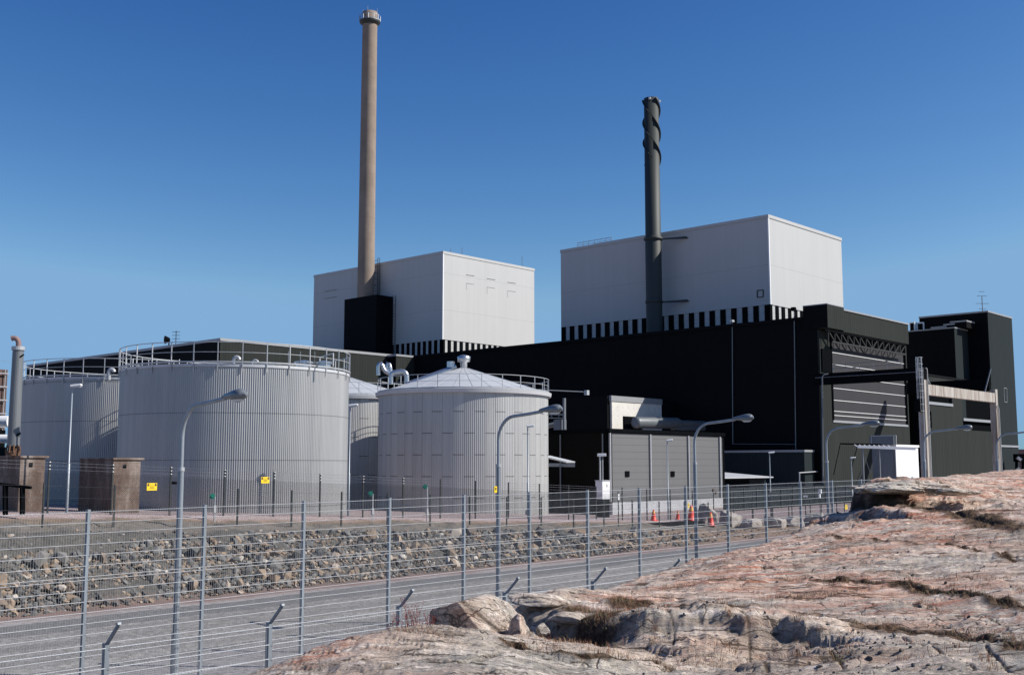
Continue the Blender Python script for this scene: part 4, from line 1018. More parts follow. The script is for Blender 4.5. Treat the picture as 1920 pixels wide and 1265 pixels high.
put('duct_shadow_box', MB().box(da.x-0.7, da.x+3.0, 92.3, 92.6, 6, da.z+0.9), M['black'], dc)  # no real part: black box painted in for the shadow behind the duct
put('support', MB().box(da.x+0.6, da.x+1.0, 90.5, 91.5, 2, da.z-0.8).box(db.x-1, db.x-0.6, 90.5, 91.5, 2, da.z-0.8), M['black'], dc)
# ---------------------------------------------------------------- far left background
fb_ = at_y(14.5, 693, 110)
fl = thing('brown_building', (fb_.x-6, 115, 0), 'brown brick building with pale scaffold bars at the far left edge', 'industrial building')
put('wall', MB().box(fb_.x-16, fb_.x, 110, 125, H0, fb_.z), M['brick'], fl)
mb = MB()
for k in range(6): mb.bar((fb_.x-0.3-k*0.7, 109.8, 4), (fb_.x-0.3-k*0.7, 109.8, fb_.z), 0.07)
for k in range(5): mb.bar((fb_.x-5, 109.7, fb_.z-0.4-k*1.3), (fb_.x, 109.7, fb_.z-0.4-k*1.3), 0.12)
put('scaffold', mb, M['trim'], fl)
pi_ = thing('process_pipes', at_d(0, 800, 75), 'two thick pale horizontal pipes at the far left edge', 'pipes')
for y_, r_ in ((789, 0.38), (822, 0.3)):
    put('pipe', MB().tube([at_d(-90, y_, 75), at_d(17, y_+0.5, 75)], r_, 14), M['white'], pi_)
put('support', MB().bar(at_d(-20, 860, 76), at_d(-20, 780, 76), 0.3).box(*(lambda p: (p.x-12, p.x-0.2, p.y, p.y+4, 0, p.z))(at_d(16, 806, 78))), M['black'], pi_)
lsh = at_d(12, 838, 70)
solo('metal_shed', MB().box(lsh.x-8, lsh.x, lsh.y, lsh.y+4, 0, lsh.z), M['towerclad'], (lsh.x-4, lsh.y+2, 0), 'low grey-green sheet metal shed behind the left concrete pier', 'shed')
for i, (ya, yb_) in enumerate(((624, 668), (655, 690), (676, 700))):
    a_ = at_d(-300, ya-12, 420); b_ = at_d(760, yb_, 520)
    pts = [a_.lerp(b_, k/14)-Vector((0, 0, 14*4*(k/14)*(1-k/14))) for k in range(15)]
    solo('power_line', MB().tube(pts, 0.045, 4), M['trim'], a_, ('highest', 'middle', 'lowest')[i]+' of the thin overhead wires crossing the sky at left', 'power line', 'overhead wires')
# far right: red shed, sloping conveyor
rs = at_d(1907, 842, 230)
solo('red_shed', MB().box(rs.x, rs.x+6, rs.y-8, rs.y, 0, rs.z), M['rustpipe'], (rs.x+3, rs.y-4, 0), 'small reddish shed far off beside the right tower', 'shed')
cv = thing('loading_frame', at_d(1915, 880, 200), 'dark open frame with pale slanted boards at the right edge', 'frame')
put('frame', MB().bar(at_d(1903, 858, 200), at_d(1925, 858, 200), 1.4).bar(at_d(1906, 885, 200), at_d(1906, 855, 200), 0.4).bar(at_d(1918, 885, 200), at_d(1918, 855, 200), 0.4), M['black'], cv)
put('board', MB().bar(at_d(1907, 857, 199), at_d(1914, 862, 199), 0.5), M['rail'], cv)
put('board', MB().bar(at_d(1907, 877, 199), at_d(1914, 884, 199), 0.5), M['rail'], cv)
# ---------------------------------------------------------------- fences
def fence_panel(par, xa, xb, zta, ztb, rows, y, vp=0.05, rh=0.0044, rv=0.0026, dbl=True):
    a, b = fence_panel_mb(xa, xb, zta, ztb, rows, y, vp, rh, rv, dbl)
    o = put('mesh_panel', a, M['wire'], par); put('upright_wires', b, M['thinwire'], o)
def fence_panel_mb(xa, xb, zta, ztb, rows, y, vp, rh, rv, dbl):
    """welded mesh between two posts; rows = heights below the top"""
    segs = []; L = xb-xa
    for d in rows:
        for s in ((-0.012, 0.012) if dbl else (0,)):
            segs.append(((xa, y+s, zta-d), (xb, y+s, ztb-d)))
    h = MB().wires(segs, rh, 4)
    n = int(round(L/vp)); sv = []
    for k in range(1, n):
        x = xa+L*k/n; zt = zta+(ztb-zta)*k/n
        sv.append(((x, y, zt+0.03-rows[0]), (x, y, zt-rows[-1]-0.02)))
    return h, MB().wires(sv, rv, 3)
FY = 20.3
def ftop(x): return 3.545+0.0088*(x-10)
ff = thing('mesh_fence', (30, FY, 0), 'long tall galvanised wire mesh fence running beside the gravel road', 'fence')
x0f = FY*0.4988-2*2.497
rows_hi = [0.0+0.2*k for k in range(7)]; rows_lo = [1.26+0.2*k for k in range(11)]
k = 0
while True:
    x = x0f+2.497*k
    if x > 78: break
    zt = ftop(x); zb = gz(x, FY)
    put('post', MB().box(x-0.03, x+0.03, FY-0.045, FY+0.035, zb-0.2, zt+0.03), M['steel'], ff)
    fence_panel(ff, x+0.03, x+2.467, zt-0.015, ftop(x+2.497)-0.015, rows_hi+rows_lo, FY-0.055)
    k += 1
NY = 13.75
def ntop(x): return 2.10+0.0035*(x-7)
nf = thing('low_mesh_fence', (12, NY, 0), 'lower wire mesh fence with bent-arm posts right behind the bedrock', 'fence')
xn = NY*0.5216-3*2.5
for k in range(10):
    x = xn+2.5*k; zt = ntop(x)
    if k < 9:
        pst = put('post', MB().box(x-0.03, x+0.03, NY-0.04, NY+0.04, -0.3, zt+0.04), M['steel'], nf)
        put('bent_arm', MB().bar((x, NY-0.02, zt+0.02), (x, NY-0.30, zt+0.29), 0.04, 0.03).bar((x, NY-0.28, zt+0.30), (x, NY-0.33, zt+0.315), 0.05, 0.03), M['steel'], pst)
        fence_panel(nf, x+0.03, x+2.47, zt-0.02, ntop(x+2.5)-0.02, [0.0]+[0.05+0.2*j for j in range(1, 11)], NY-0.055)
# inner chain-link fence with barbed wire
CYF = 40.8; sp_c = 0.0613*CYF; xc0 = 0.46*CYF
cf = thing('chain_link_fence', (45, CYF, 0), 'dark chain-link security fence with barbed wire close to the tanks', 'fence')
nb_ = 28; top_c = lambda x: max(gz(x, CYF), 0.6)+1.92
chain = MB(); segs = []
def line3(z_of, xa, xb, y, r, n=60):
    return [((xa+(xb-xa)*i/n, y, z_of(xa+(xb-xa)*i/n)), (xa+(xb-xa)*(i+1)/n, y, z_of(xa+(xb-xa)*(i+1)/n))) for i in range(n)]
xs_, xe_ = xc0-2*sp_c, xc0+nb_*sp_c
for k in range(-2, nb_):
    x = xc0+k*sp_c; g_ = gz(x, CYF)
    ps = put('post', MB().box(x-0.028, x+0.028, CYF-0.028, CYF+0.028, g_-0.2, top_c(x)+0.02), M['darkpost'], cf)
    if k < 8:
        ins = MB()
        for dz_ in (0.0, 0.13, 0.26): ins.box(x-0.022, x+0.022, CYF-0.055, CYF-0.03, top_c(x)-0.03-dz_, top_c(x)+0.005-dz_)
        put('insulators', ins, M['lampwhite'], ps)
dia = []; hc_ = 1.5; d = 0.0
x = xs_-hc_
while x < xe_:
    a = max(x, xs_); b = min(x+hc_, xe_)
    if b > a:
        za = gz(a, CYF)+0.03; zb = gz(b, CYF)+0.03
        dia.append(((a, CYF+0.03, za+(a-x)), (b, CYF+0.03, zb+(b-x))))
        dia.append(((a, CYF+0.03, za+hc_-(a-x)), (b, CYF+0.03, zb+hc_-(b-x))))
    x += 0.085
put('chain_mesh', MB().wires(dia, 0.0036, 3), M['darkpost'], cf)
for i, dzz in enumerate((-0.02, -0.14, -0.28)):
    bw = line3(lambda x: top_c(x)+dzz, xs_, xe_, CYF-0.05, 0.003)
    mbb = MB().wires(bw, 0.0045, 3)
    xx = xs_; sg = []
    while xx < xe_:
        sg.append(((xx, CYF-0.08, top_c(xx)+dzz-0.02), (xx+0.01, CYF-0.02, top_c(xx)+dzz+0.02))); xx += 0.22
    put('barbed_wire', mbb.wires(sg, 0.005, 3), M['rail'], cf)
EYF = 38.0; spe = 0.0682*EYF; xe0 = 0.456*EYF
ef = thing('sensor_fence', (45, EYF, 0), 'low fence of thin dark posts and plain wires in front of the chain-link fence', 'fence')
for k in range(-1, 26):
    x = xe0+k*spe; g_ = gz(x, EYF); put('post', MB().box(x-0.028, x+0.028, EYF-0.028, EYF+0.028, g_-0.2, g_+1.5), M['darkpost'], ef)
put('tension_wires', MB().wires(sum([line3(lambda x: gz(x, EYF)+h_, xe0-spe, xe0+25*spe, EYF-0.03, 0.003) for h_ in (0.55, 1.0, 1.4)], []), 0.004, 3), M['pipegrey'], ef)
# signs on the chain-link fence
def sign(label, px, py, w, h):
    p = at_y(px, py, CYF-0.1)
    s = thing('warning_sign', p, label, 'sign', 'yellow warning signs on the fence')
    put('plate', MB().box(p.x-w/2, p.x+w/2, p.y, p.y+0.012, p.z-h/2, p.z+h/2), M['yellow'], s)
    mk = MB(); e = 0.004
    for sx in (-1, 1):
        cx_ = p.x+sx*w*0.36; cz = p.z+h*0.27
        mk.add([(cx_-0.045, p.y-e, cz-0.05), (cx_+0.045, p.y-e, cz-0.05), (cx_+0.03, p.y-e, cz+0.05), (cx_-0.03, p.y-e, cz+0.05)], [(0,1,2,3)])
    for j, (wl2, zz) in enumerate(((0.36, 0.20), (0.5, 0.02), (0.4, -0.10), (0.5, -0.22))):
        mk.add([(p.x-w*wl2/2, p.y-e, p.z+h*zz-0.006), (p.x+w*wl2/2, p.y-e, p.z+h*zz-0.006), (p.x+w*wl2/2, p.y-e, p.z+h*zz+0.006), (p.x-w*wl2/2, p.y-e, p.z+h*zz+0.006)], [(0,1,2,3)])
    put('sign_text', mk, M['rustbrown'], s)
sign('yellow warning sign on the chain-link fence, nearest the free-standing pier', 285, 912, 0.44, 0.29)
sign('yellow warning sign on the chain-link fence before the middle of the large tank', 497.5, 899.5, 0.42, 0.27)
sign('small yellow notice on the fence by the boulders near the bedrock', 1586.5, 950, 0.5, 0.35)
# ---------------------------------------------------------------- street lamps
LY = 21.2
def lamp_proto():
    t = thing('street_lamp', (0, 0, 0), 'x', 'street lamp', 'curved-arm street lamps along the road')
    put('base_pole', MB().tube([(0, 0, -0.3), (0, 0, 4.30)], 0.062, 12), M['steel'], t)
    put('base_sleeve', MB().tube([(0, 0, -0.3), (0, 0, 0.95)], 0.085, 12), M['steel'], t)
    put('coupling', MB().tube([(0, 0, 4.28), (0, 0, 4.36)], 0.072, 12), M['rail'], t)
    pts = [(0, 0, 4.3), (0, 0, 5.0)]
    for k in range(1, 10):
        an = math.pi/2*k/9*0.94; pts.append((0, -0.62*(1-math.cos(an)), 5.0+0.66*math.sin(an)))
    pts += [(0, -1.1, 5.70), (0, -1.62, 5.755)]
    put('arm', MB().tube(pts, [0.045]*len(pts), 12), M['lightpole'], t)
    # egg-shaped head
    prof = [(-1.52, 0.045), (-1.60, 0.07), (-1.72, 0.09), (-1.85, 0.115), (-1.98, 0.14), (-2.10, 0.15), (-2.20, 0.135), (-2.26, 0.09), (-2.285, 0.02)]
    vs = []; fs = []; n = 16
    for (y, r) in prof:
        for k in range(n):
            a = 2*math.pi*k/n; zz = math.sin(a)*r*(0.95 if math.sin(a) > 0 else 0.55)
            vs.append((math.cos(a)*r, y, 5.775+0.02*(-y-1.5)+zz))
    for i in range(len(prof)-1):
        for k in range(n): fs.append((i*n+k, i*n+(k+1) % n, (i+1)*n+(k+1) % n, (i+1)*n+k))
    fs.append(tuple(range(n))); fs.append(tuple(len(vs)-n+k for k in range(n))[::-1])
    hd = put('lamp_head', MB().add(vs, fs, smooth=True), M['lampgrey'], t)
    gl = MB(); vs = []; fs = []
    for i, f in enumerate((1.0, 0.8, 0.45)):
        for k in range(14):
            a = 2*math.pi*k/14; vs.append((math.cos(a)*0.105*f, -2.05+math.sin(a)*0.19*f, 5.725-0.03*i-0.01))
    for i in range(2):
        for k in range(14): fs.append((i*14+k, (i+1)*14+k, (i+1)*14+(k+1) % 14, i*14+(k+1) % 14))
    fs.append(tuple(28+k for k in range(14)))
    put('lens', gl.add(vs, fs, smooth=True), M['lampglass'], hd)
    return t
lp0 = lamp_proto()
lamp_labels = ['curved-arm street lamp standing before the large corrugated tank, the tallest in the picture',
  'curved-arm street lamp standing before the cone-roofed tank, with a yellow tag on its pole',
  'curved-arm street lamp before the right end of the grey panelled building',
  'curved-arm street lamp before the left edge of the big hall door',
  'curved-arm street lamp beside the near column of the crane gantry',
  'curved-arm street lamp before the tower at right, its head at the picture edge']
for i, ct in enumerate((0.5938, 1.0538, 1.511, 1.958, 2.41, 2.855)):
    o = lp0 if i == 0 else copy_tree(lp0)
    x = ct*LY; o.location = (x, LY, gz(x, LY)); o['label'] = lamp_labels[i]
    tilt = (0, 0.0, 0.0, 0.0, 0, 0)[i]
# yellow tags on lamp poles / posts
for (px, py, lab) in ((929, 917, 'small yellow tag on the street lamp before the cone-roofed tank'), (1291, 947, 'small yellow box on the fence near the traffic cones')):
    p = at_y(px, py, LY-0.1 if px < 1000 else 40.7)
    k = 1.0 if px < 1000 else 1.7
    s = thing('yellow_tag', p, lab, 'tag')
    put('plate', MB().box(p.x-0.05*k, p.x+0.05*k, p.y-0.01, p.y+0.01, p.z-0.085*k, p.z+0.085*k), M['yellow'], s)
    put('tag_mark', MB().box(p.x-0.02*k, p.x+0.02*k, p.y-0.014, p.y-0.0105, p.z-0.02, p.z+0.05), M['signblack'], s)
# box-headed lamps on the tank pad
BY = 41.6
def small_lamp():
    t = thing('yard_lamp', (0, 0, 0), 'x', 'yard lamp', 'box-headed yard lamps on the tank pad')
    put('pole', MB().tube([(0, 0, -0.3), (0, 0, 1.9), (0, 0, 1.92), (0, 0, 4.95)], [0.055, 0.055, 0.036, 0.034], 10), M['lightpole'], t)
    r = RT
    a = Vector((0.42, -0.40, 0))
    hd = put('lamp_head', MB().bar(Vector((0, 0, 4.95))-a*0.12, Vector((0, 0, 5.0))+a*0.62, 0.2, 0.10), M['lampwhite'], t, 0.03)
    put('lens', MB().bar(Vector((0, 0, 4.885))+a*0.05, Vector((0, 0, 4.925))+a*0.55, 0.16, 0.03), M['lampglass'], hd)
    return t
sl0 = small_lamp()
sl_labels = ['slim yard lamp with boxy white head, before the tank beside the vent stack',
 'slim yard lamp with boxy white head, in the gap beside the large tank',
 'slim yard lamp with boxy white head, before the right half of the cone-roofed tank',
 'slim yard lamp with boxy white head, before the grey panelled wall',
 'slim yard lamp with boxy white head, before the low open shed',
 'slim yard lamp with boxy white head, left of the white hut']
for i, (ct, py) in enumerate(((0.478, 721), (0.807, 758), (1.111, 797), (1.435, 824), (1.746, 847), (2.06, 857))):
    o = sl0 if i == 0 else copy_tree(sl0)
    x = ct*BY; o.location = (x, BY, gz(x, BY)); o['label'] = sl_labels[i]
    px = (130, 655, 990, 1252, 1443, 1597)[i]
    top = at_y(px, py, BY).z; o.scale = (1, 1, (top-gz(x, BY))/5.0)
# green-headed sensor posts
for i, (px, py, lab) in enumerate(((403, 930, 'thin post with round green head before the large tank'), (699, 925, 'thin post with round green head at the left foot of the cone-roofed tank'), (801, 912, 'thin post with round green head before the middle of the cone-roofed tank'))):
    p = at_y(px, py, 39.6); g_ = gz(p.x, p.y)
    s = thing('alarm_post', (p.x, p.y, g_), lab, 'alarm post', 'green-headed posts before the tanks')
    put('pole', MB().tube([(p.x, p.y, g_-0.1), (p.x, p.y, p.z)], 0.03, 8).box(p.x-0.05, p.x+0.05, p.y-0.05, p.y+0.05, g_+0.3, g_+0.6), M['rail'], s)
    q = p-RT*0.1
    dirn = (EYE-q).normalized()
    put('green_head', MB().tube([q-dirn*0.04, q+dirn*0.04], 0.115, 18).tube([q+dirn*0.04, q+dirn*0.09], 0.06, 12), M['green'], s)
# utility cabinet and camera mast
p = at_d(1130, 901, 76); g_ = gz(p.x, p.y)
cb = thing('utility_cabinet', (p.x, p.y, g_), 'white metal utility cabinet on a dark base at the corner of the grey building', 'cabinet')
put('body', MB().box(p.x-0.42, p.x+0.42, p.y-0.3, p.y+0.3, p.z-1.23, p.z), M['white'], cb, 0.02)
put('top', MB().box(p.x-0.46, p.x+0.46, p.y-0.34, p.y+0.34, p.z+0.003, p.z+0.05), M['rail'], cb)
put('handle', MB().box(p.x+0.05, p.x+0.09, p.y-0.33, p.y-0.303, p.z-0.4, p.z-0.25).box(p.x+0.05, p.x+0.09, p.y-0.33, p.y-0.303, p.z-0.2, p.z-0.17), M['black'], cb)
put('base', MB().box(p.x-0.4, p.x+0.4, p.y-0.25, p.y+0.25, g_-0.2, p.z-1.235), M['black'], cb)
p = at_d(1125, 856, 77.5); g_ = gz(p.x, p.y)
cm = thing('camera_mast', (p.x, p.y, g_), 'thin mast with a white camera head above the utility cabinet', 'camera mast')
put('mast', MB().tube([(p.x, p.y, g_-0.1), (p.x, p.y, p.z+0.05)], 0.06, 8).tube([(p.x+0.16, p.y-0.1, g_+1), (p.x+0.16, p.y-0.1, p.z-0.2)], 0.035, 6), M['rail'], cm)
put('camera', MB().bar(p-RT*0.18+Vector((0,0,0.12)), p+RT*0.42+Vector((0,0,0.14)), 0.26, 0.2), M['lampwhite'], cm, 0.02)
for i, (px, py, lab) in enumerate(((1510, 930, 'pair of small white floodlights on a short post left of the hall door corner'), (1537, 922, 'white camera box on a short mast right of the white floodlights'))):
    p = at_y(px, py, 38.5); g_ = gz(p.x, p.y)
    s = thing('security_camera', (p.x, p.y, g_), lab, 'security camera')
    put('mast', MB().tube([(p.x, p.y, g_-0.1), (p.x, p.y, p.z)], 0.025, 8), M['darkpost'], s)
    if i == 0:
        put('floodlight', MB().bar(p-RT*0.14, p-RT*0.03, 0.16, 0.13), M['lampwhite'], s); put('floodlight', MB().bar(p+RT*0.03, p+RT*0.14, 0.16, 0.13), M['lampwhite'], s)
    else:
        put('camera', MB().box(p.x-0.02, p.x+0.12, p.y-0.1, p.y+0.1, p.z-0.1, p.z+0.2), M['lampwhite'], s); put('junction_box', MB().box(p.x-0.14, p.x+0.02, p.y-0.06, p.y+0.06, p.z-0.42, p.z-0.14), M['lampwhite'], s)
p = at_y(1158.5, 931, 38.2); s = thing('white_notice', p, 'small white notice on a thin post before the cabinet', 'notice')
put('plate', MB().box(p.x-0.06, p.x+0.06, p.y-0.07, p.y-0.05, p.z-0.17, p.z+0.17), M['lampwhite'], s)
put('notice_mark', MB().box(p.x-0.02, p.x+0.02, p.y-0.074, p.y-0.0705, p.z-0.02, p.z+0.06), M['signblack'], s)
put('post', MB().box(p.x-0.02, p.x+0.02, p.y-0.045, p.y, gz(p.x, p.y)-0.1, p.z+0.3), M['darkpost'], s)
# traffic cones
def cone_proto():
    t = thing('traffic_cone', (0, 0, 0), 'x', 'traffic cone', 'red traffic cones by the stone blocks')
    put('cone_body', MB().lathe([(0.21, 0.05), (0.185, 0.07), (0.13, 0.36), (0.095, 0.55), (0.05, 0.74), (0.0, 0.76)], 0, 0, 20), M['red'], t)
    put('base', MB().box(-0.23, 0.23, -0.23, 0.23, 0.0, 0.05), M['red'], t)
    put('band', MB().lathe([(0.107, 0.5), (0.075, 0.66)], 0, 0, 20), M['orange'], t)
    return t
cp = cone_proto()
for i, (px, py, k, lab) in enumerate(((1225.5, 976, 0.92, 'leftmost red traffic cone, at the left end of the dark slab'), (1271, 974, 0.80, 'smallest red traffic cone, behind the middle of the dark slab'),
        (1296, 979, 1.45, 'tallest red traffic cone, beside the stacked granite block'), (1333, 986, 1.15, 'rightmost red traffic cone, in front of the granite blocks'))):
    o = cp if i == 0 else copy_tree(cp)
    p = at_g(px, py); o.location = (p.x, p.y, p.z-0.005); o.scale = (k, k, k); o['label'] = lab; o.rotation_euler = (0.02*i, 0.015, i*0.7)
# jagged stone blocks
def block(px, py, sx, sy, sz, rot, seed, lab):
    import bmesh
    p = at_g(px, py); rs = np.random.RandomState(seed)
    bm = bmesh.new(); bmesh.ops.create_cube(bm, size=2.0); bmesh.ops.subdivide_edges(bm, edges=bm.edges[:], cuts=9, use_grid_fill=True)
    V = np.array([v.co[:] for v in bm.verts]); Fq = np.array([[v.index for v in f.verts] for f in bm.faces]); bm.free()
    V = V*0.5+V/np.linalg.norm(V, axis=1)[:, None]*0.5
    for k in range(6):
        nn = rs.normal(size=3); nn[2] = abs(nn[2]) if k < 4 else nn[2]; nn /= np.linalg.norm(nn); d = V@nn; V -= np.outer(np.maximum(d-rs.uniform(0.5, 0.85), 0)*0.95, nn)
    V = V*(1+0.10*fbm(V[:, 0]*1.6+seed, V[:, 1]*1.6+V[:, 2], seed, 4)+0.05*ridge(V[:, 0]*3+V[:, 2]*2, V[:, 1]*3, seed, 3))[:, None]*np.array([sx*1.35, sy*1.3, sz*1.25])
    o = bpy.data.objects.new('granite_block', np_mesh('granite_block', V, Fq, M['granite'], False)); C.objects.link(o)
    o.location = (p.x, p.y, p.z+sz*0.72); o.rotation_euler = (0.08*(seed % 3-1), 0.1*(seed % 2), rot)
    tag(o, lab, 'stone block', 'rough stone blocks along the road')
block(1328, 977, 0.34, 0.5, 0.62, 0.5, 3, 'tall squared stone block right behind the tallest red cone')
block(1372, 986, 0.62, 0.5, 0.52, 0.2, 5, 'pointed grey boulder block right of the rightmost cone')
block(1408, 989, 0.85, 0.5, 0.33, 0.1, 8, 'low flat stone block in the middle of the row')
block(1455, 988, 0.75, 0.5, 0.42, 0.3, 9, 'square-cut stone block with a dark side, fourth in the row')
block(1487, 987, 0.5, 0.5, 0.40, 0.9, 12, 'small slanted stone block squeezed between two larger ones')
block(1527, 986, 0.7, 0.6, 0.58, 0.25, 14, 'large pointed pale stone block at the right end of the row')
p = at_g(1270, 984)
solo('dark_slab', MB().box(p.x-2.6, p.x+2.3, p.y-0.5, p.y+0.6, p.z-0.2, p.z+0.18), M['darkpanel'], p, 'long dark flat slab lying on the ground behind the cones', 'slab', None, 0.03)
# drain cover on the ground between the fences
for i, (px, py, lab) in enumerate(((638, 1179, 'dark iron drain cover on the ground behind the low fence'),)):
    d = ray(px, py); k = -(4.4-0.02)/d.z; p = EYE+d*k
    s = thing('drain_cover', (p.x, p.y, gz(p.x, p.y)), lab, 'drain cover')
    mb = MB().box(p.x-0.6, p.x+0.6, p.y-0.3, p.y+0.3, p.z-0.05, p.z+0.03)
    put('frame', mb, M['black'], s)
    gr_ = MB()
    for j in range(9): gr_.box(p.x-0.55+j*0.13, p.x-0.49+j*0.13, p.y-0.25, p.y+0.25, p.z+0.033, p.z+0.05)
    put('bars', gr_, M['signblack'], s)
# ---------------------------------------------------------------- stone embankment
def ico_shape(rs):
    import bmesh
    bm = bmesh.new(); bmesh.ops.create_icosphere(bm, subdivisions=1, radius=1.0)
    V = np.array([v.co[:] for v in bm.verts]); Fq = np.array([[v.index for v in f.verts] for f in bm.faces]); bm.free()
    # flatten against a few random planes for angular, broken faces
    for _ in range(7):
        n = rs.normal(size=3); n /= np.linalg.norm(n); d = V@n; lim = rs.uniform(0.42, 0.8)
        over = d > lim; V[over] -= np.outer(d[over]-lim, n)
    V *= rs.uniform(0.75, 1.15, size=(len(V), 1))*0.3+0.7
    return V, Fq
shapes = [ico_shape(np.random.RandomState(100+i)) for i in range(14)]
def rotm(rs):
    q = rs.normal(size=4); q /= np.linalg.norm(q); w, x, y, z = q
    return np.array([[1-2*(y*y+z*z), 2*(x*y-z*w), 2*(x*z+y*w)], [2*(x*y+z*w), 1-2*(x*x+z*z), 2*(y*z-x*w)], [2*(x*z-y*w), 2*(y*z+x*w), 1-2*(x*x+y*y)]])
def scatter(n, xr, yr, dens, size, seed, mat, name, label, cat, zf, flat=0.75, sunk=0.25):
    rs = np.random.RandomState(seed); VV = []; FF = []; TT = []; b = 0
    for i in range(n):
        x = rs.uniform(*xr); y = rs.uniform(*yr)
        if rs.rand() > dens(x, y): continue
        s = size(rs, x, y); V, Fq = shapes[rs.randint(len(shapes))]
        W = (V*np.array([1, rs.uniform(0.6, 1), rs.uniform(0.5, 0.9)]))@rotm(rs).T*s
        W = W*np.array([1, 1, flat])+np.array([x, y, zf(x, y)+s*sunk])
        VV.append(W); FF.append(Fq+b); TT.append(np.full(len(V), rs.rand())); b += len(V)
    me = np_mesh(name, np.concatenate(VV), np.concatenate(FF), mat, False, {'tint': np.concatenate(TT)})
    o = bpy.data.objects.new(name, me); C.objects.link(o)
    return tag(o, label, cat, kind='stuff')
def rip_density(x, y):
    top = float(np.interp(x, [12, 18, 26, 46, 63], [34.9, 35.6, 36.5, 36.6, 35.0]))
    if y > top+0.3*math.sin(x*1.3): return 0.06
    a = 1.0 if x < 44 else max(0.10, 1-(x-44)/9.0)
    n = float(vnoise(np.array([x*0.35]), np.array([y*0.5]), 77)[0])
    return a*(0.85+0.7*n)
scatter(30000, (11.5, 63), (33.0, 37.1), rip_density, lambda rs, x, y: 0.045+0.25*rs.beta(1.1, 4.2)*(1.0 if x < 42 else 0.75), 5, M['stones'], 'rubble', 'mass of small broken quarry stones covering the road embankment', 'rubble', gz)
rs = np.random.RandomState(21)
pool = []
for V, Fq in shapes:
    pool.append(np_mesh('rubble_stone', V, Fq, M['stone'], False))
cnt = 0
while cnt < 290:
    x = rs.uniform(12.5, 52); y = rs.uniform(33.1, 36.7)
    if x > 44 and rs.rand() < 0.6: continue
    if y > float(np.interp(x, [12, 18, 26, 46, 63], [34.9, 35.6, 36.5, 36.6, 35.0])): continue
    s = rs.uniform(0.16, 0.30)*(1.5 if rs.rand() < 0.12 else 1)
    o = bpy.data.objects.new('rubble_stone', pool[rs.randint(len(pool))]); C.objects.link(o)
    o.location = (x, y, gz(x, y)+s*0.35); o.rotation_euler = tuple(rs.uniform(0, 6.28, 3)); o.scale = (s, s*rs.uniform(0.6, 1), s*rs.uniform(0.5, 0.85))
    tag(o, 'large angular stone among the rubble of the road embankment', 'stone', 'large stones in the embankment'); cnt += 1
# ---------------------------------------------------------------- bedrock in the foreground
ctrl = []
def cp_(px, py, d): p = at_d(px, py, d); ctrl.append((p.x, p.y, p.z))
for a in ((480,1265,13.0),(560,1232,13.2),(650,1200,13.0),(740,1186,13.0),(850,1192,12.9),(950,1208,12.7),(1050,1228,12.4),(700,1265,11.5),(900,1265,11.0),(900,1230,12.0),(700,1225,12.4),(560,1265,12.2),
          (1120,1117,18.0),(1200,1112,19.0),(1040,1116,17.4),(1050,1200,14.0),(1080,1165,15.3),(960,1200,14.6),(1060,1140,16.5),
          (1200,1132,16.6),(1250,1079,21.0),(1310,1052,22.8),(1300,1100,18.0),(1400,1120,16.4),(1250,1146,15.4),(1400,1032,24.5),(1500,1002,26.5),(1570,965,27.9),(1600,948,28.6),
          (1200,1172,14.2),(1200,1215,13.5),(1350,1165,14.0),(1350,1228,13.0),(1500,1168,14.0),(1500,1218,12.6),(1100,1265,11.6),(1300,1265,11.4),(1500,1265,10.9),(1700,1265,10.3),(1900,1265,9.8),
          (1700,1200,12.4),(1900,1220,11.2),(1700,1170,13.3),(1900,1190,12.2),(1500,1135,15.3),(1700,1132,14.8),(1900,1130,14.0),(1500,1060,20.0),(1700,1060,18.5),(1900,1060,17.5),(1400,1062,20.6),
          (1600,1002,24.0),(1750,1000,22.5),(1900,1000,21.0),(1650,962,26.8),(1750,962,26.0),(1900,972,23.5),(1640,945,28.3),(1640,916,28.9),(1700,946,28.0),(1700,912,29.2),(1770,950,27.2),(1790,920,29.0),(1660,905,30.0),
          (1800,896,33.5),(1850,893,34.5),(1920,886,35.0),(1990,880,35.0),(2100,874,36.0),(1900,930,29.0),(1920,905,32.0),(2100,1265,9.0),(2100,1000,20.0),(2100,930,27.0)):
    cp_(*a)
for w in ((0,0,2.75),(3,5,2.5),(6,7,2.4),(-5,3,2.0),(-4,-6,2.6),(8,-6,3.0),(14,1,2.95),(22,2,3.5),(32,2,4.2),(42,5,4.3),(42,12,4.1),(55,8,4.1),(5,11.5,1.0),(3,10,1.2),(0,8,1.4),(-8,9,0.6),(7.0,12.3,1.0),(9.2,12.0,1.45),(10.5,12.4,1.5),(12.0,12.6,1.6)):
    ctrl.append(w)
ctrl = np.array(ctrl)
def tps_fit(P, z, lam=0.02):
    n = len(P); D = np.sqrt(((P[:, None]-P[None])**2).sum(-1)); K = np.where(D > 0, D**2*np.log(D+1e-9), 0)+lam*np.eye(n)
    Q = np.c_[np.ones(n), P]; A = np.block([[K, Q], [Q.T, np.zeros((3, 3))]]); w = np.linalg.solve(A, np.r_[z, 0, 0, 0])
    return w
TW = tps_fit(ctrl[:, :2], ctrl[:, 2])
def base_z(X, Y):
    s = X.shape; P = np.stack([X.ravel(), Y.ravel()], 1); out = np.empty(len(P))
    for i in range(0, len(P), 40000):
        q = P[i:i+40000]; D2 = ((q[:, None]-ctrl[None, :, :2])**2).sum(-1)
        out[i:i+40000] = (0.5*D2*np.log(D2+1e-12))@TW[:-3]+TW[-3]+q@TW[-2:]
    return out.reshape(s)
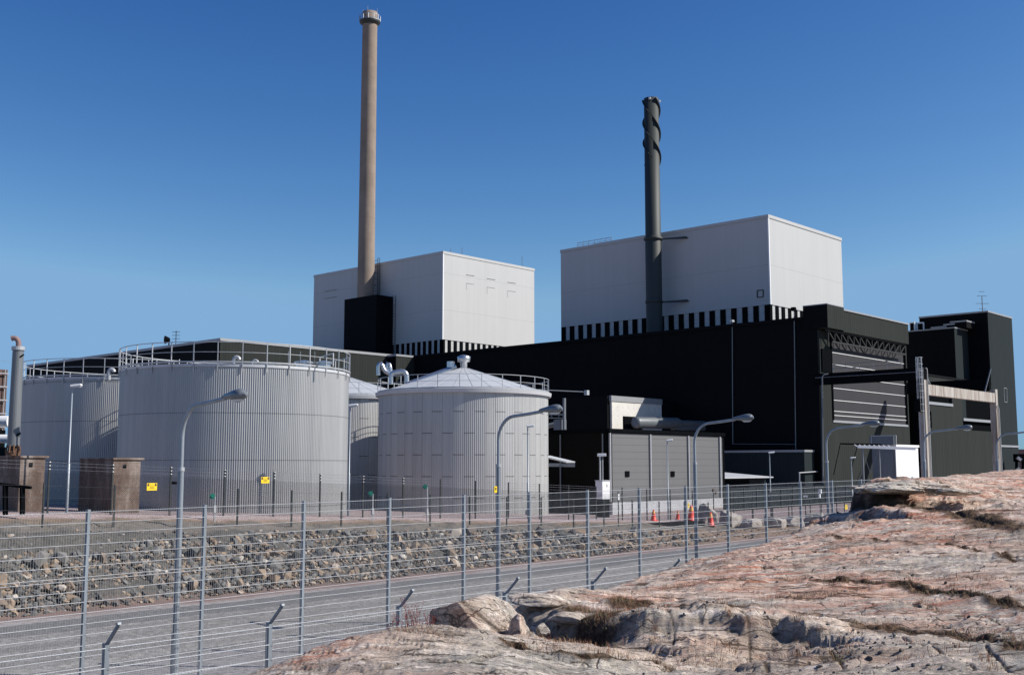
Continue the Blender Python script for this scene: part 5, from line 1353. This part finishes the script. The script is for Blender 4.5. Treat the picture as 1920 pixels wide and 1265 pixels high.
def rock_hit(px, py):
    d = ray(px, py); ts = np.arange(6, 60, 0.05)
    X = EYE.x+d.x*ts; Y = EYE.y+d.y*ts; Z = EYE.z+d.z*ts
    b = base_z(X, Y); k = np.argmax(Z < b)
    return np.array([X[k], Y[k]])
def path(pts): return np.array([rock_hit(*p) for p in pts])
def dist_poly(X, Y, P):
    D = np.full(X.shape, 1e9); S = np.zeros(X.shape)
    for i in range(len(P)-1):
        a, b = P[i], P[i+1]; ab = b-a; L2 = (ab**2).sum()+1e-9
        t = np.clip(((X-a[0])*ab[0]+(Y-a[1])*ab[1])/L2, 0, 1)
        d = np.hypot(X-a[0]-t*ab[0], Y-a[1]-t*ab[1]); cr = (X-a[0])*ab[1]-(Y-a[1])*ab[0]
        m = d < D; D = np.where(m, d, D); S = np.where(m, np.sign(cr), S)
    return D, S
CR = [  # (pixel path, width, depth, soil width, step)
    (path([(1255,1098),(1400,1085),(1560,1080),(1680,1092),(1800,1112),(1925,1142)]), 0.05, 0.10, 0.20, 0.05),
    (path([(1120,1150),(1200,1146),(1300,1150),(1400,1150),(1482,1155),(1552,1164),(1589,1170),(1643,1173),(1698,1168),(1789,1179),(1856,1197),(1930,1220)]), 0.10, 0.16, 0.30, 0.10),
    (path([(1590,960),(1680,952),(1800,966),(1930,996)]), 0.12, 0.15, 0.55, 0.05),
    (path([(955,1205),(1010,1222),(1100,1242),(1220,1250),(1330,1256)]), 0.06, 0.10, 0.14, 0.03),
    (path([(860,1250),(930,1232),(1000,1240),(1090,1256)]), 0.03, 0.06, 0.03, 0.0),
    (path([(1390,1175),(1405,1200),(1408,1230),(1440,1255)]), 0.02, 0.01, 0.03, 0.0),
    (path([(1250,1175),(1266,1200),(1262,1225)]), 0.015, 0.01, 0.02, 0.0),
    (path([(1522,1202),(1540,1215),(1558,1231),(1596,1256)]), 0.016, 0.035, 0.0, 0.02),
    (path([(1683,1200),(1735,1219),(1780,1236),(1820,1243),(1870,1262)]), 0.018, 0.035, 0.02, 0.02),
    (path([(1692,1183),(1750,1196),(1795,1202),(1832,1213),(1900,1216)]), 0.018, 0.035, 0.04, 0.02),
    (path([(1848,1222),(1887,1244),(1920,1262)]), 0.016, 0.03, 0.02, 0.0),
    (path([(1420,1060),(1520,1066),(1640,1062),(1760,1078),(1900,1092)]), 0.03, 0.07, 0.05, 0.03),
    (path([(1440,1112),(1530,1118),(1590,1106),(1680,1124),(1790,1146)]), 0.02, 0.05, 0.02, 0.02),
    (path([(700,1262),(780,1240),(840,1246),(960,1225),(1040,1240)]), 0.022, 0.05, 0.0, 0.0),
    (path([(1290,1050),(1420,1040),(1540,1035),(1700,1045),(1800,1040)]), 0.03, 0.05, 0.06, 0.02),
    (path([(1300,1120),(1450,1115),(1600,1125),(1750,1140),(1900,1160)]), 0.02, 0.04, 0.03, 0.01),
    (path([(1500,1010),(1640,1015),(1800,1025),(1920,1050)]), 0.03, 0.05, 0.10, 0.02),
    (path([(1640,905),(1700,905),(1800,925),(1920,930)]), 0.04, 0.08, 0.12, 0.02)]
SOILP = [(1060,1185,0.8),(1010,1195,0.6),(1100,1190,0.6),(1120,1165,0.5),(1090,1150,0.4),(1180,1132,0.4),(770,1178,0.4)]
SOILC = [(*rock_hit(a, b), r) for a, b, r in SOILP]
STEPS = [(path([(1600,936),(1640,930),(1690,926),(1740,920)]), 0.20, 0.9), (path([(1780,938),(1850,932),(1925,934)]), 0.08, 0.6),
    (path([(1560,975),(1620,966),(1680,972)]), 0.10, 0.5),
    (path([(1135,1188),(1190,1198),(1260,1196),(1330,1190),(1400,1196),(1470,1192),(1530,1200)]), 0.09, 0.45),
    (path([(1405,1232),(1440,1226),(1480,1228)]), 0.09, 0.3), (path([(1000,1158),(1060,1168),(1120,1172)]), 0.12, 0.4),
    (path([(1390,1090),(1520,1079),(1590,1081),(1660,1089),(1760,1106)]), 0.035, 0.5), (path([(1640,1173),(1700,1168),(1790,1179),(1860,1197)]), 0.04, 0.5)]
PINK = [(*rock_hit(a, b), r) for a, b, r in ((1330,1070,3.0),(1450,1085,2.0),(1600,1100,2.0),(1700,1120,1.6),(1780,1145,1.2),(1560,1015,3.5),(1700,985,3.0),(1300,1050,2.0),(600,1222,0.35),(1720,905,5.0),(1880,900,4.0),(1200,1130,0.8))]
def pink_of(X, Y):
    p = np.zeros_like(X)
    for a, b, r in PINK: p = np.maximum(p, np.exp(-((X-a)**2+(Y-b)**2)/r**2))
    return np.clip(p, 0, 1)
def edge_y(X): return np.interp(X, [-10, 5, 9, 16, 19, 24, 40, 60], [12.0, 12.2, 12.6, 12.9, 13.0, 13.3, 13.2, 13.0])
def rock_fields(X, Y):
    Z = base_z(X, Y)
    ca, sa = math.cos(rad(-60)), math.sin(rad(-60))     # foliation axis
    U = X*ca+Y*sa; W = -X*sa+Y*ca
    wu = U+0.6*fbm(X*0.35, Y*0.35, 50, 3); ww = W+0.5*fbm(X*0.4+5, Y*0.4, 51, 3)
    Z = Z+0.10*fbm(wu*0.22, ww*0.75, 1, 4)+0.055*ridge(wu*0.5, ww*1.9, 2, 4)+0.034*ridge(wu*1.4, ww*5.2, 3, 4)+0.016*fbm(X*6, Y*6, 4, 4)+0.010*ridge(wu*4, ww*16, 6, 3)
    # fine lamination: little steps that break the slab surface
    l3 = ww*5.5+0.8*fbm(X*0.9, Y*0.9, 18, 3); f3 = l3-np.floor(l3); m3 = sstep(-0.15, 0.3, fbm(X*0.8+2, Y*0.8, 19, 3))
    nr = 0.25+0.75*sstep(11, 17, np.hypot(X, Y))
    Z = Z+0.022*nr*m3*(f3-0.5)
    l4 = ww*2.3-wu*0.35+0.7*fbm(X*0.5+4, Y*0.5, 28, 3); f4 = l4-np.floor(l4); m4 = sstep(-0.1, 0.3, fbm(X*0.6+7, Y*0.6, 29, 3))
    Z = Z+0.045*nr*m4*(f4-0.5)
    # thin sheeting joints
    st = ww*1.15+0.25*fbm(X*0.6, Y*0.6, 8, 3); fr = st-np.floor(st); amp = 0.045*(0.5+0.5*fbm(X*0.5, Y*0.5, 10, 2))
    Z = Z+amp*(fr-0.5)*1.0
    crack = np.exp(-((np.minimum(fr, 1-fr))/0.03)**2)*0.55*sstep(-0.1, 0.35, fbm(X*0.7+3, Y*0.7, 12, 3))
    f2 = ww*3.1+wu*0.5+0.5*fbm(X, Y, 14, 3); f2 = f2-np.floor(f2)
    c2_ = np.exp(-((np.minimum(f2, 1-f2))/0.035)**2)*sstep(0.0, 0.35, fbm(X*0.9+9, Y*0.9, 15, 3))
    crack = np.maximum(crack, c2_*0.7); Z = Z-0.02*c2_
    soil = np.zeros_like(Z); jit = 1+0.6*fbm(X*2.3, Y*2.3, 20, 4); jd = 0.10*fbm(X*3, Y*3, 24, 3)
    for P_, w, dp, sw, stp in CR:
        D, S = dist_poly(X, Y, P_); D = np.abs(D+jd*min(1, sw*3))
        e = np.exp(-(D/w)**2); Z = Z-dp*e*jit; crack = np.maximum(crack, np.clip(e*1.2, 0, 1)*0.8)
        if sw > 0.08: soil = np.maximum(soil, sstep(1.15, 0.55, D/(sw*jit)))
        Z = Z-stp*np.exp(-(D/0.9)**2)*(S < 0)
    for sx, sy, r in SOILC:
        D = np.hypot(X-sx, Y-sy); soil = np.maximum(soil, sstep(1.1, 0.6, D/(r*jit)))
    pk = sstep(0.30, 0.5, fbm(wu*0.5, ww*1.5, 33, 4))*sstep(-0.1, 0.3, fbm(X*0.3, Y*0.3, 35, 2))
    soil = np.maximum(soil, pk*0.35)
    Z = Z+soil*(0.02*fbm(X*12, Y*12, 40, 3)+0.01)
    # broken, lumpy faces below the grassy step and in the pit
    def blob(px, py, r):
        c = rock_hit(px, py); return np.exp(-((np.hypot(X-c[0], Y-c[1]))/r)**2)
    def bulge(px, py, ra, rb, h, rot=0.0):
        c = rock_hit(px, py); dx = X-c[0]; dy = Y-c[1]; u = dx*math.cos(AZ-math.pi/2+rot)+dy*math.sin(AZ-math.pi/2+rot); v = -dx*math.sin(AZ-math.pi/2+rot)+dy*math.cos(AZ-math.pi/2+rot)
        d = np.sqrt((u/ra)**2+(v/rb)**2)*(1+0.15*fbm(X*1.7, Y*1.7, int(px), 3))
        return h*np.sqrt(np.clip(1-d**2, 0, 1))**0.8
    Z = Z+np.maximum.reduce([bulge(1345,1200,0.85,0.5,0.15), bulge(1205,1190,0.55,0.45,0.15), bulge(1495,1190,0.60,0.38,0.09), bulge(1640,1215,0.9,0.5,0.07), bulge(1460,1245,0.45,0.3,0.10), bulge(1150,1246,0.7,0.3,0.09)])
    lump = blob(1210,1195,1.0)+blob(1340,1200,1.2)+blob(1470,1195,1.0)+blob(1060,1130,1.0)+blob(1150,1120,0.7)
    lump = np.clip(lump, 0, 1)
    Z = Z+lump*(0.06*ridge(X*1.3, Y*1.3, 60, 4)+0.022*ridge(X*6, Y*6, 61, 3))
    cave = blob(1030,1178,0.38)*0.28+blob(1090,1185,0.5)*0.32+blob(1150,1205,0.30)*0.18+blob(1425,1228,0.34)*0.30+blob(1180,1150,0.2)*0.14+blob(1000,1160,0.3)*0.15
    Z = Z-cave; crack = np.maximum(crack, np.clip(cave*2.5, 0, 0.85))  # hollows get their shade painted in as well, through the crack mask
    far = blob(1700,928,2.6); Z = Z+far*(0.20*ridge(X*0.9, Y*0.9, 70, 4)+0.05*ridge(X*4, Y*4, 71, 3)-0.05)
    # steep broken faces that look at the road
    for P_, A_s, L_ in STEPS:
        D, S = dist_poly(X, Y, P_); sd = -S*D+0.10*fbm(X*2.2, Y*2.2, 90, 4)
        Z = Z+A_s*np.tanh(sd/0.05)*np.exp(-(D/L_)**2)
        crack = np.maximum(crack, np.clip((1.5 if A_s > 0.15 else 0.75)*np.exp(-((sd+0.07)/(0.2 if A_s > 0.15 else 0.07))**2)*np.exp(-(D/0.3)**2), 0, 1)*(0.5+0.5*sstep(-0.2, 0.2, fbm(X*2, Y*2, 91, 2))))  # paints the shade of the steep faces dark, through the crack mask
    # edge towards the fences
    ey = edge_y(X)+0.35*fbm(X*0.8, Y*0+1, 80, 4); t = np.clip((Y-ey)/0.9, 0, 1)
    Z = Z*(1-t)+(-0.8)*t
    Z = np.where(Y > ey+0.9, -0.8-(Y-ey-0.9)*0.5, Z)
    return Z, np.clip(crack, 0, 1), np.clip(soil, 0, 1)
azs = np.radians(np.r_[np.arange(-75, 14, 1.6), np.arange(14, 71, 0.052), np.arange(71, 150, 1.6)])
rr = np.r_[0.5, np.arange(1, 7.2, 0.6)]; r_ = 7.4
lst = []
while r_ < 47: lst.append(r_); r_ *= 1.0036
rr = np.r_[rr, lst, 49, 52]
A_, R_ = np.meshgrid(azs, rr, indexing='ij'); X = R_*np.cos(A_); Y = R_*np.sin(A_)
Z, crack, soil = rock_fields(X, Y)
Z = np.where((R_ > 47), Z-2.5*(R_-47)/4, Z)
nx, ny = X.shape; i_ = np.arange(nx-1)[:, None]*ny+np.arange(ny-1)[None, :]
Fq = np.stack([i_, i_+1, i_+ny+1, i_+ny], -1).reshape(-1, 4)
Fq = Fq[:, ::-1]
keep = (Z.ravel()[Fq].max(1) > -1.3)
o = bpy.data.objects.new('bedrock', np_mesh('bedrock', np.stack([X, Y, Z], -1).reshape(-1, 3), Fq[keep], M['rock'], True, {'crack': crack.ravel(), 'soil': soil.ravel(), 'pink': pink_of(X, Y).ravel()})); C.objects.link(o)
tag(o, kind='structure')
def rock_at(px, py):
    d = ray(px, py); ts = np.arange(6, 60, 0.03)
    X = EYE.x+d.x*ts; Y = EYE.y+d.y*ts; Zr = EYE.z+d.z*ts; b = rock_fields(X, Y)[0]
    k = np.argmax(Zr < b); return Vector((X[k], Y[k], b[k]))
# the loose boulder in the middle
def boulder(name, loc, sc, rot, seed, label, cat='boulder', n=5, rough=0.12, mat='rock', group=None, planes=(), lims=(0.72, 0.92)):
    import bmesh
    bm = bmesh.new(); bmesh.ops.create_icosphere(bm, subdivisions=n, radius=1.0)
    V = np.array([v.co[:] for v in bm.verts]); Fq = np.array([[v.index for v in f.verts] for f in bm.faces]); bm.free()
    rs = np.random.RandomState(seed)
    pl_ = [(rs.normal(size=3), rs.uniform(*lims)) for _ in range(5 if not planes else 2)] + [(np.array(a), b) for a, b in planes]
    for nn, lim in pl_:
        nn = nn/np.linalg.norm(nn); d = V@nn; V -= np.outer(np.maximum(d-lim, 0)*0.92, nn)
    f = fbm(V[:, 0]*1.5+seed, V[:, 1]*1.5+V[:, 2]*1.1, seed, 4)*rough+ridge(V[:, 0]*3+V[:, 2]*2, V[:, 1]*3-V[:, 2], seed+3, 3)*rough*0.35
    V = V*(1+f[:, None])*np.array(sc)
    cr = np.clip(sstep(0.86, 0.97, 1-np.abs(vnoise(V[:, 0]*1.2+V[:, 2]*1.7, V[:, 1]*1.3, seed+9)))*0.8, 0, 1)
    me = np_mesh(name, V, Fq, M[mat], True, {'crack': cr, 'soil': cr*0})
    o = bpy.data.objects.new(name, me); C.objects.link(o); o.location = loc; o.rotation_euler = rot
    return tag(o, label, cat, group)
b_ = at_d(893, 1181, 14.6)
BP = [((-0.70, -0.62, -0.30), 0.34), ((0.72, -0.25, 0.60), 0.70), ((-0.45, 0.1, 0.88), 0.80), ((0.25, -0.85, 0.35), 0.66)]
boulder('boulder', b_, (0.70, 0.50, 0.47), (0.0, 0.06, AZ-math.pi/2), 5, 'rounded pale boulder with a dark shaded hollow, resting on the bedrock before the low fence', planes=BP, rough=0.09)
for (px, py, d, sc, sd, lb) in ((1000, 1124, 16.6, (0.55, 0.30, 0.085), 31, 'dark flaky rock slab on top of the mound right of the boulder'),
                            (1062, 1158, 15.4, (0.30, 0.20, 0.07), 33, 'flat pale broken stone in the soil pit'),
                            (972, 1184, 14.2, (0.12, 0.2, 0.21), 37, 'upright split stone against the right side of the boulder'),
                            (1020, 1180, 14.8, (0.10, 0.10, 0.09), 39, 'small angular stone at the bottom of the soil pit')):
    boulder('broken_rock', at_d(px, py, d), sc, (0.1, 0.05, AZ-math.pi/2+0.2*(sd % 3)), sd, lb, 'rock', 4, 0.16, lims=(0.45, 0.78))
boulder('rock_ledge', at_d(1688, 913, 27.9), (1.10, 0.80, 0.19), (0.03, -0.04, AZ-math.pi/2+0.1), 51, 'flat overhanging rock ledge with a dark hollow beneath, at the top left of the bedrock', 'rock ledge', 6, 0.34, lims=(0.55, 0.85))
boulder('rock_ledge', at_d(1782, 921, 26.8), (0.75, 0.5, 0.09), (0.0, 0.03, AZ-math.pi/2-0.1), 53, 'thin rock ledge casting a shadow, right of the larger overhanging one', 'rock ledge', 6, 0.34, lims=(0.55, 0.85))
# loose dark pebbles
rs = np.random.RandomState(9); VV = []; FF = []; TT = []; bb_ = 0; N = 420
px_ = rs.uniform(1180, 1918, N); py_ = np.concatenate([rs.uniform(1000, 1262, N//2), rs.uniform(1160, 1262, N-N//2)])
cl = rs.rand(N) < 0.35; px_[cl] = rs.normal(1600, 50, cl.sum()); py_[cl] = rs.normal(1228, 18, cl.sum())
pts = np.array([rock_hit(a, min(b, 1263)) for a, b in zip(px_, py_)])
pz, _, _ = rock_fields(pts[:, 0], pts[:, 1])
for (x, y), z in zip(pts, pz):
    s = 0.010+0.032*rs.rand()**3; V, Fs = shapes[rs.randint(len(shapes))]
    W = (V*np.array([1, 0.8, 0.6]))@rotm(rs).T*s+np.array([x, y, z+s*0.3]); VV.append(W); FF.append(Fs+bb_); TT.append(np.full(len(V), rs.rand()**1.5)); bb_ += len(V)
o = bpy.data.objects.new('gravel_chips', np_mesh('gravel_chips', np.concatenate(VV), np.concatenate(FF), M['pebble'], False, {'tint': np.concatenate(TT)})); C.objects.link(o)
tag(o, 'dark stone chips strewn over the bedrock slabs', 'stone chips', kind='stuff')
# dry grass and red-brown stems in the cracks
def blades(n, centers, spread, hgt, seed, tint, name, label, width=0.004, curl=0.5, anywhere=False):
    rs = np.random.RandomState(seed); c = centers[rs.randint(len(centers), size=n)]
    x = c[:, 0]+rs.normal(0, 1, n)*spread*c[:, 2]; y = c[:, 1]+rs.normal(0, 1, n)*spread*c[:, 2]
    z, ck, so = rock_fields(x, y); ok = (z > 1.0) & (anywhere | (so+ck > rs.rand(n)*0.8))
    x, y, z = x[ok], y[ok], z[ok]; n = len(x)
    h = hgt*(0.35+0.9*rs.rand(n)**1.6)*(0.6+0.4*(fbm(x*2, y*2, 5, 2)+0.5)); a = rs.rand(n)*6.283; ln = h*curl*rs.uniform(0.2, 1.2, n); w = width*rs.uniform(0.6, 1.5, n)
    dx, dy = np.cos(a), np.sin(a); sx, sy = -dy*w, dx*w
    p0 = np.stack([x-sx, y-sy, z-0.01], 1); p1 = np.stack([x+sx, y+sy, z-0.01], 1)
    m = np.stack([x+dx*ln*0.35, y+dy*ln*0.35, z+h*0.6], 1); s3 = np.stack([sx, sy, 0*sx], 1)*0.7
    tp = np.stack([x+dx*ln, y+dy*ln, z+h*(1-0.25*curl)], 1)
    V = np.stack([p0, p1, m-s3, m+s3, tp], 1).reshape(-1, 3); b = (np.arange(n)*5)[:, None]
    Fs = np.concatenate([b+np.array([0, 1, 3]), b+np.array([0, 3, 2]), b+np.array([2, 3, 4])])
    t = np.clip(tint[0]+(tint[1]-tint[0])*rs.rand(n), 0, 1)
    o = bpy.data.objects.new(name, np_mesh(name, V, Fs, M['grass'], False, {'tint': np.repeat(t, 5)})); C.objects.link(o)
    return tag(o, label, 'grass', kind='stuff')
def centers(paths, step=0.12, r=1.0):
    out = []
    for P_, rad_ in paths:
        for i in range(len(P_)-1):
            a, b = P_[i], P_[i+1]; L = np.linalg.norm(b-a)
            for k in range(max(1, int(L/step))):
                q = a+(b-a)*k*step/L; out.append((q[0], q[1], rad_*(0.5+RNG.rand())))
    return np.array(out)
cen = centers([(CR[1][0], 0.20), (CR[0][0], 0.10), (CR[2][0], 0.40), (CR[3][0], 0.10), (CR[7][0], 0.03), (CR[11][0], 0.08), (CR[12][0], 0.1)])
cs_ = np.array([(x, y, r*0.5) for x, y, r in SOILC for _ in range(30)])
far_ = np.array([(*rock_hit(a, b), 0.5) for a, b in ((1800,975),(1850,985),(1900,990),(1880,1005),(1750,960),(1700,955),(1915,1000),(1830,968))])
blades(20000, np.concatenate([cen, cen, cs_, np.repeat(far_, 12, 0)]), 1.0, 0.075, 1, (0.0, 0.75), 'dry_grass', 'dry brown and green grass growing in the cracks of the bedrock', 0.0022, 1.1)
blades(1700, np.concatenate([cen, cs_, np.repeat(far_, 8, 0)]), 1.3, 0.17, 2, (0.55, 0.95), 'red_stems', 'thin reddish dry stems standing in the rock cracks', 0.0022, 0.7)
rs = np.random.RandomState(77); tuf = []
for k in range(75):
    a, b = rs.uniform(1180, 1915), rs.uniform(1040, 1250)
    if b < 1130-(a-1180)*0.12: continue
    q = rock_hit(a, b); tuf.append((q[0], q[1], rs.uniform(0.03, 0.10)))
q_ = [rock_hit(a, b) for a, b in ((1150,1128),(1185,1140),(1230,1150),(1120,1150),(1010,1215),(1060,1205),(1090,1212),(985,1200),(1140,1232),(1330,1240),(820,1188),(780,1184),(1260,1100),(1300,1095),(1660,950),(1640,950),(1720,948))]
tuf += [(x, y, 0.16) for x, y in q_ for _ in range(3)]
blades(5200, np.array(tuf), 1.0, 0.10, 12, (0.5, 1.0), 'scattered_stems', 'scattered reddish and straw-coloured dry stems on the bedrock', 0.0022, 0.9, True)
# reddish herb at the left of the boulder
def herb(px, py, d, n, h, seed, label):
    p = at_d(px, py, d); rs = np.random.RandomState(seed); mb = MB()
    t = thing('red_herb', (p.x, p.y, p.z), label, 'plant', 'reddish dry herbs by the boulder')
    st_ = MB(); lf = MB()
    for i in range(n):
        a = rs.uniform(0, 6.28); l = h*rs.uniform(0.5, 1.1); b0 = Vector((p.x+rs.normal(0, 0.05), p.y+rs.normal(0, 0.05), p.z-0.05))
        lean = Vector((math.cos(a), math.sin(a), 0))*l*rs.uniform(0.1, 0.5)
        q = [b0, b0+lean*0.3+Vector((0, 0, l*0.5)), b0+lean+Vector((0, 0, l))]
        st_.tube(q, [0.004, 0.003, 0.002], 4)
        for k in range(9):
            f = rs.uniform(0.3, 1.0); c = q[0].lerp(q[2], f)+(q[1]-(q[0]+q[2])/2)*(1-abs(2*f-1)); aa = rs.uniform(0, 6.28)
            dr = Vector((math.cos(aa), math.sin(aa), rs.uniform(0.1, 0.9))).normalized()*rs.uniform(0.03, 0.06); sd = dr.cross(Vector((0, 0, 1))).normalized()*0.006
            lf.add([c, c+dr*0.5+sd, c+dr, c+dr*0.5-sd], [(0, 1, 2, 3)])
    put('stems', st_, M['herb'], t); put('leaves', lf, M['herb'], t)
M['herb'] = pbr('red_herb', (0.20, 0.045, 0.04), 0.8, 0.0, 0.3, 20)
herb(772, 1176, 14.0, 16, 0.38, 3, 'reddish dry plant left of the boulder, beside the low fence post')
herb(735, 1184, 13.6, 9, 0.26, 4, 'smaller reddish dry plant at the crest of the pale slab')
herb(800, 1172, 14.0, 9, 0.22, 6, 'low reddish plant touching the left foot of the boulder')
# green and dry weeds along the pad rim
rs = np.random.RandomState(4); n = 2600
x = rs.uniform(14, 60, n); y = rs.uniform(36.6, 39.6, n); ok = vnoise(x*0.5, y*1.2, 3) > 0.38; x, y = x[ok], y[ok]; z = zg(x, y); n = len(x)
h = rs.uniform(0.03, 0.12, n); a = rs.rand(n)*6.28; w = 0.012
V = np.stack([np.stack([x-w*np.cos(a), y-w*np.sin(a), z-0.02], 1), np.stack([x+w*np.cos(a), y+w*np.sin(a), z-0.02], 1), np.stack([x+rs.normal(0, .03, n), y+rs.normal(0, .03, n), z+h], 1)], 1).reshape(-1, 3)
t_ = np.repeat(rs.rand(n)*0.35, 3)
o = bpy.data.objects.new('weeds', np_mesh('weeds', V, np.arange(3*n).reshape(-1, 3), M['grass'], False, {'tint': t_})); C.objects.link(o)
tag(o, 'sparse green weeds on the gravel rim above the embankment', 'weeds', kind='stuff')
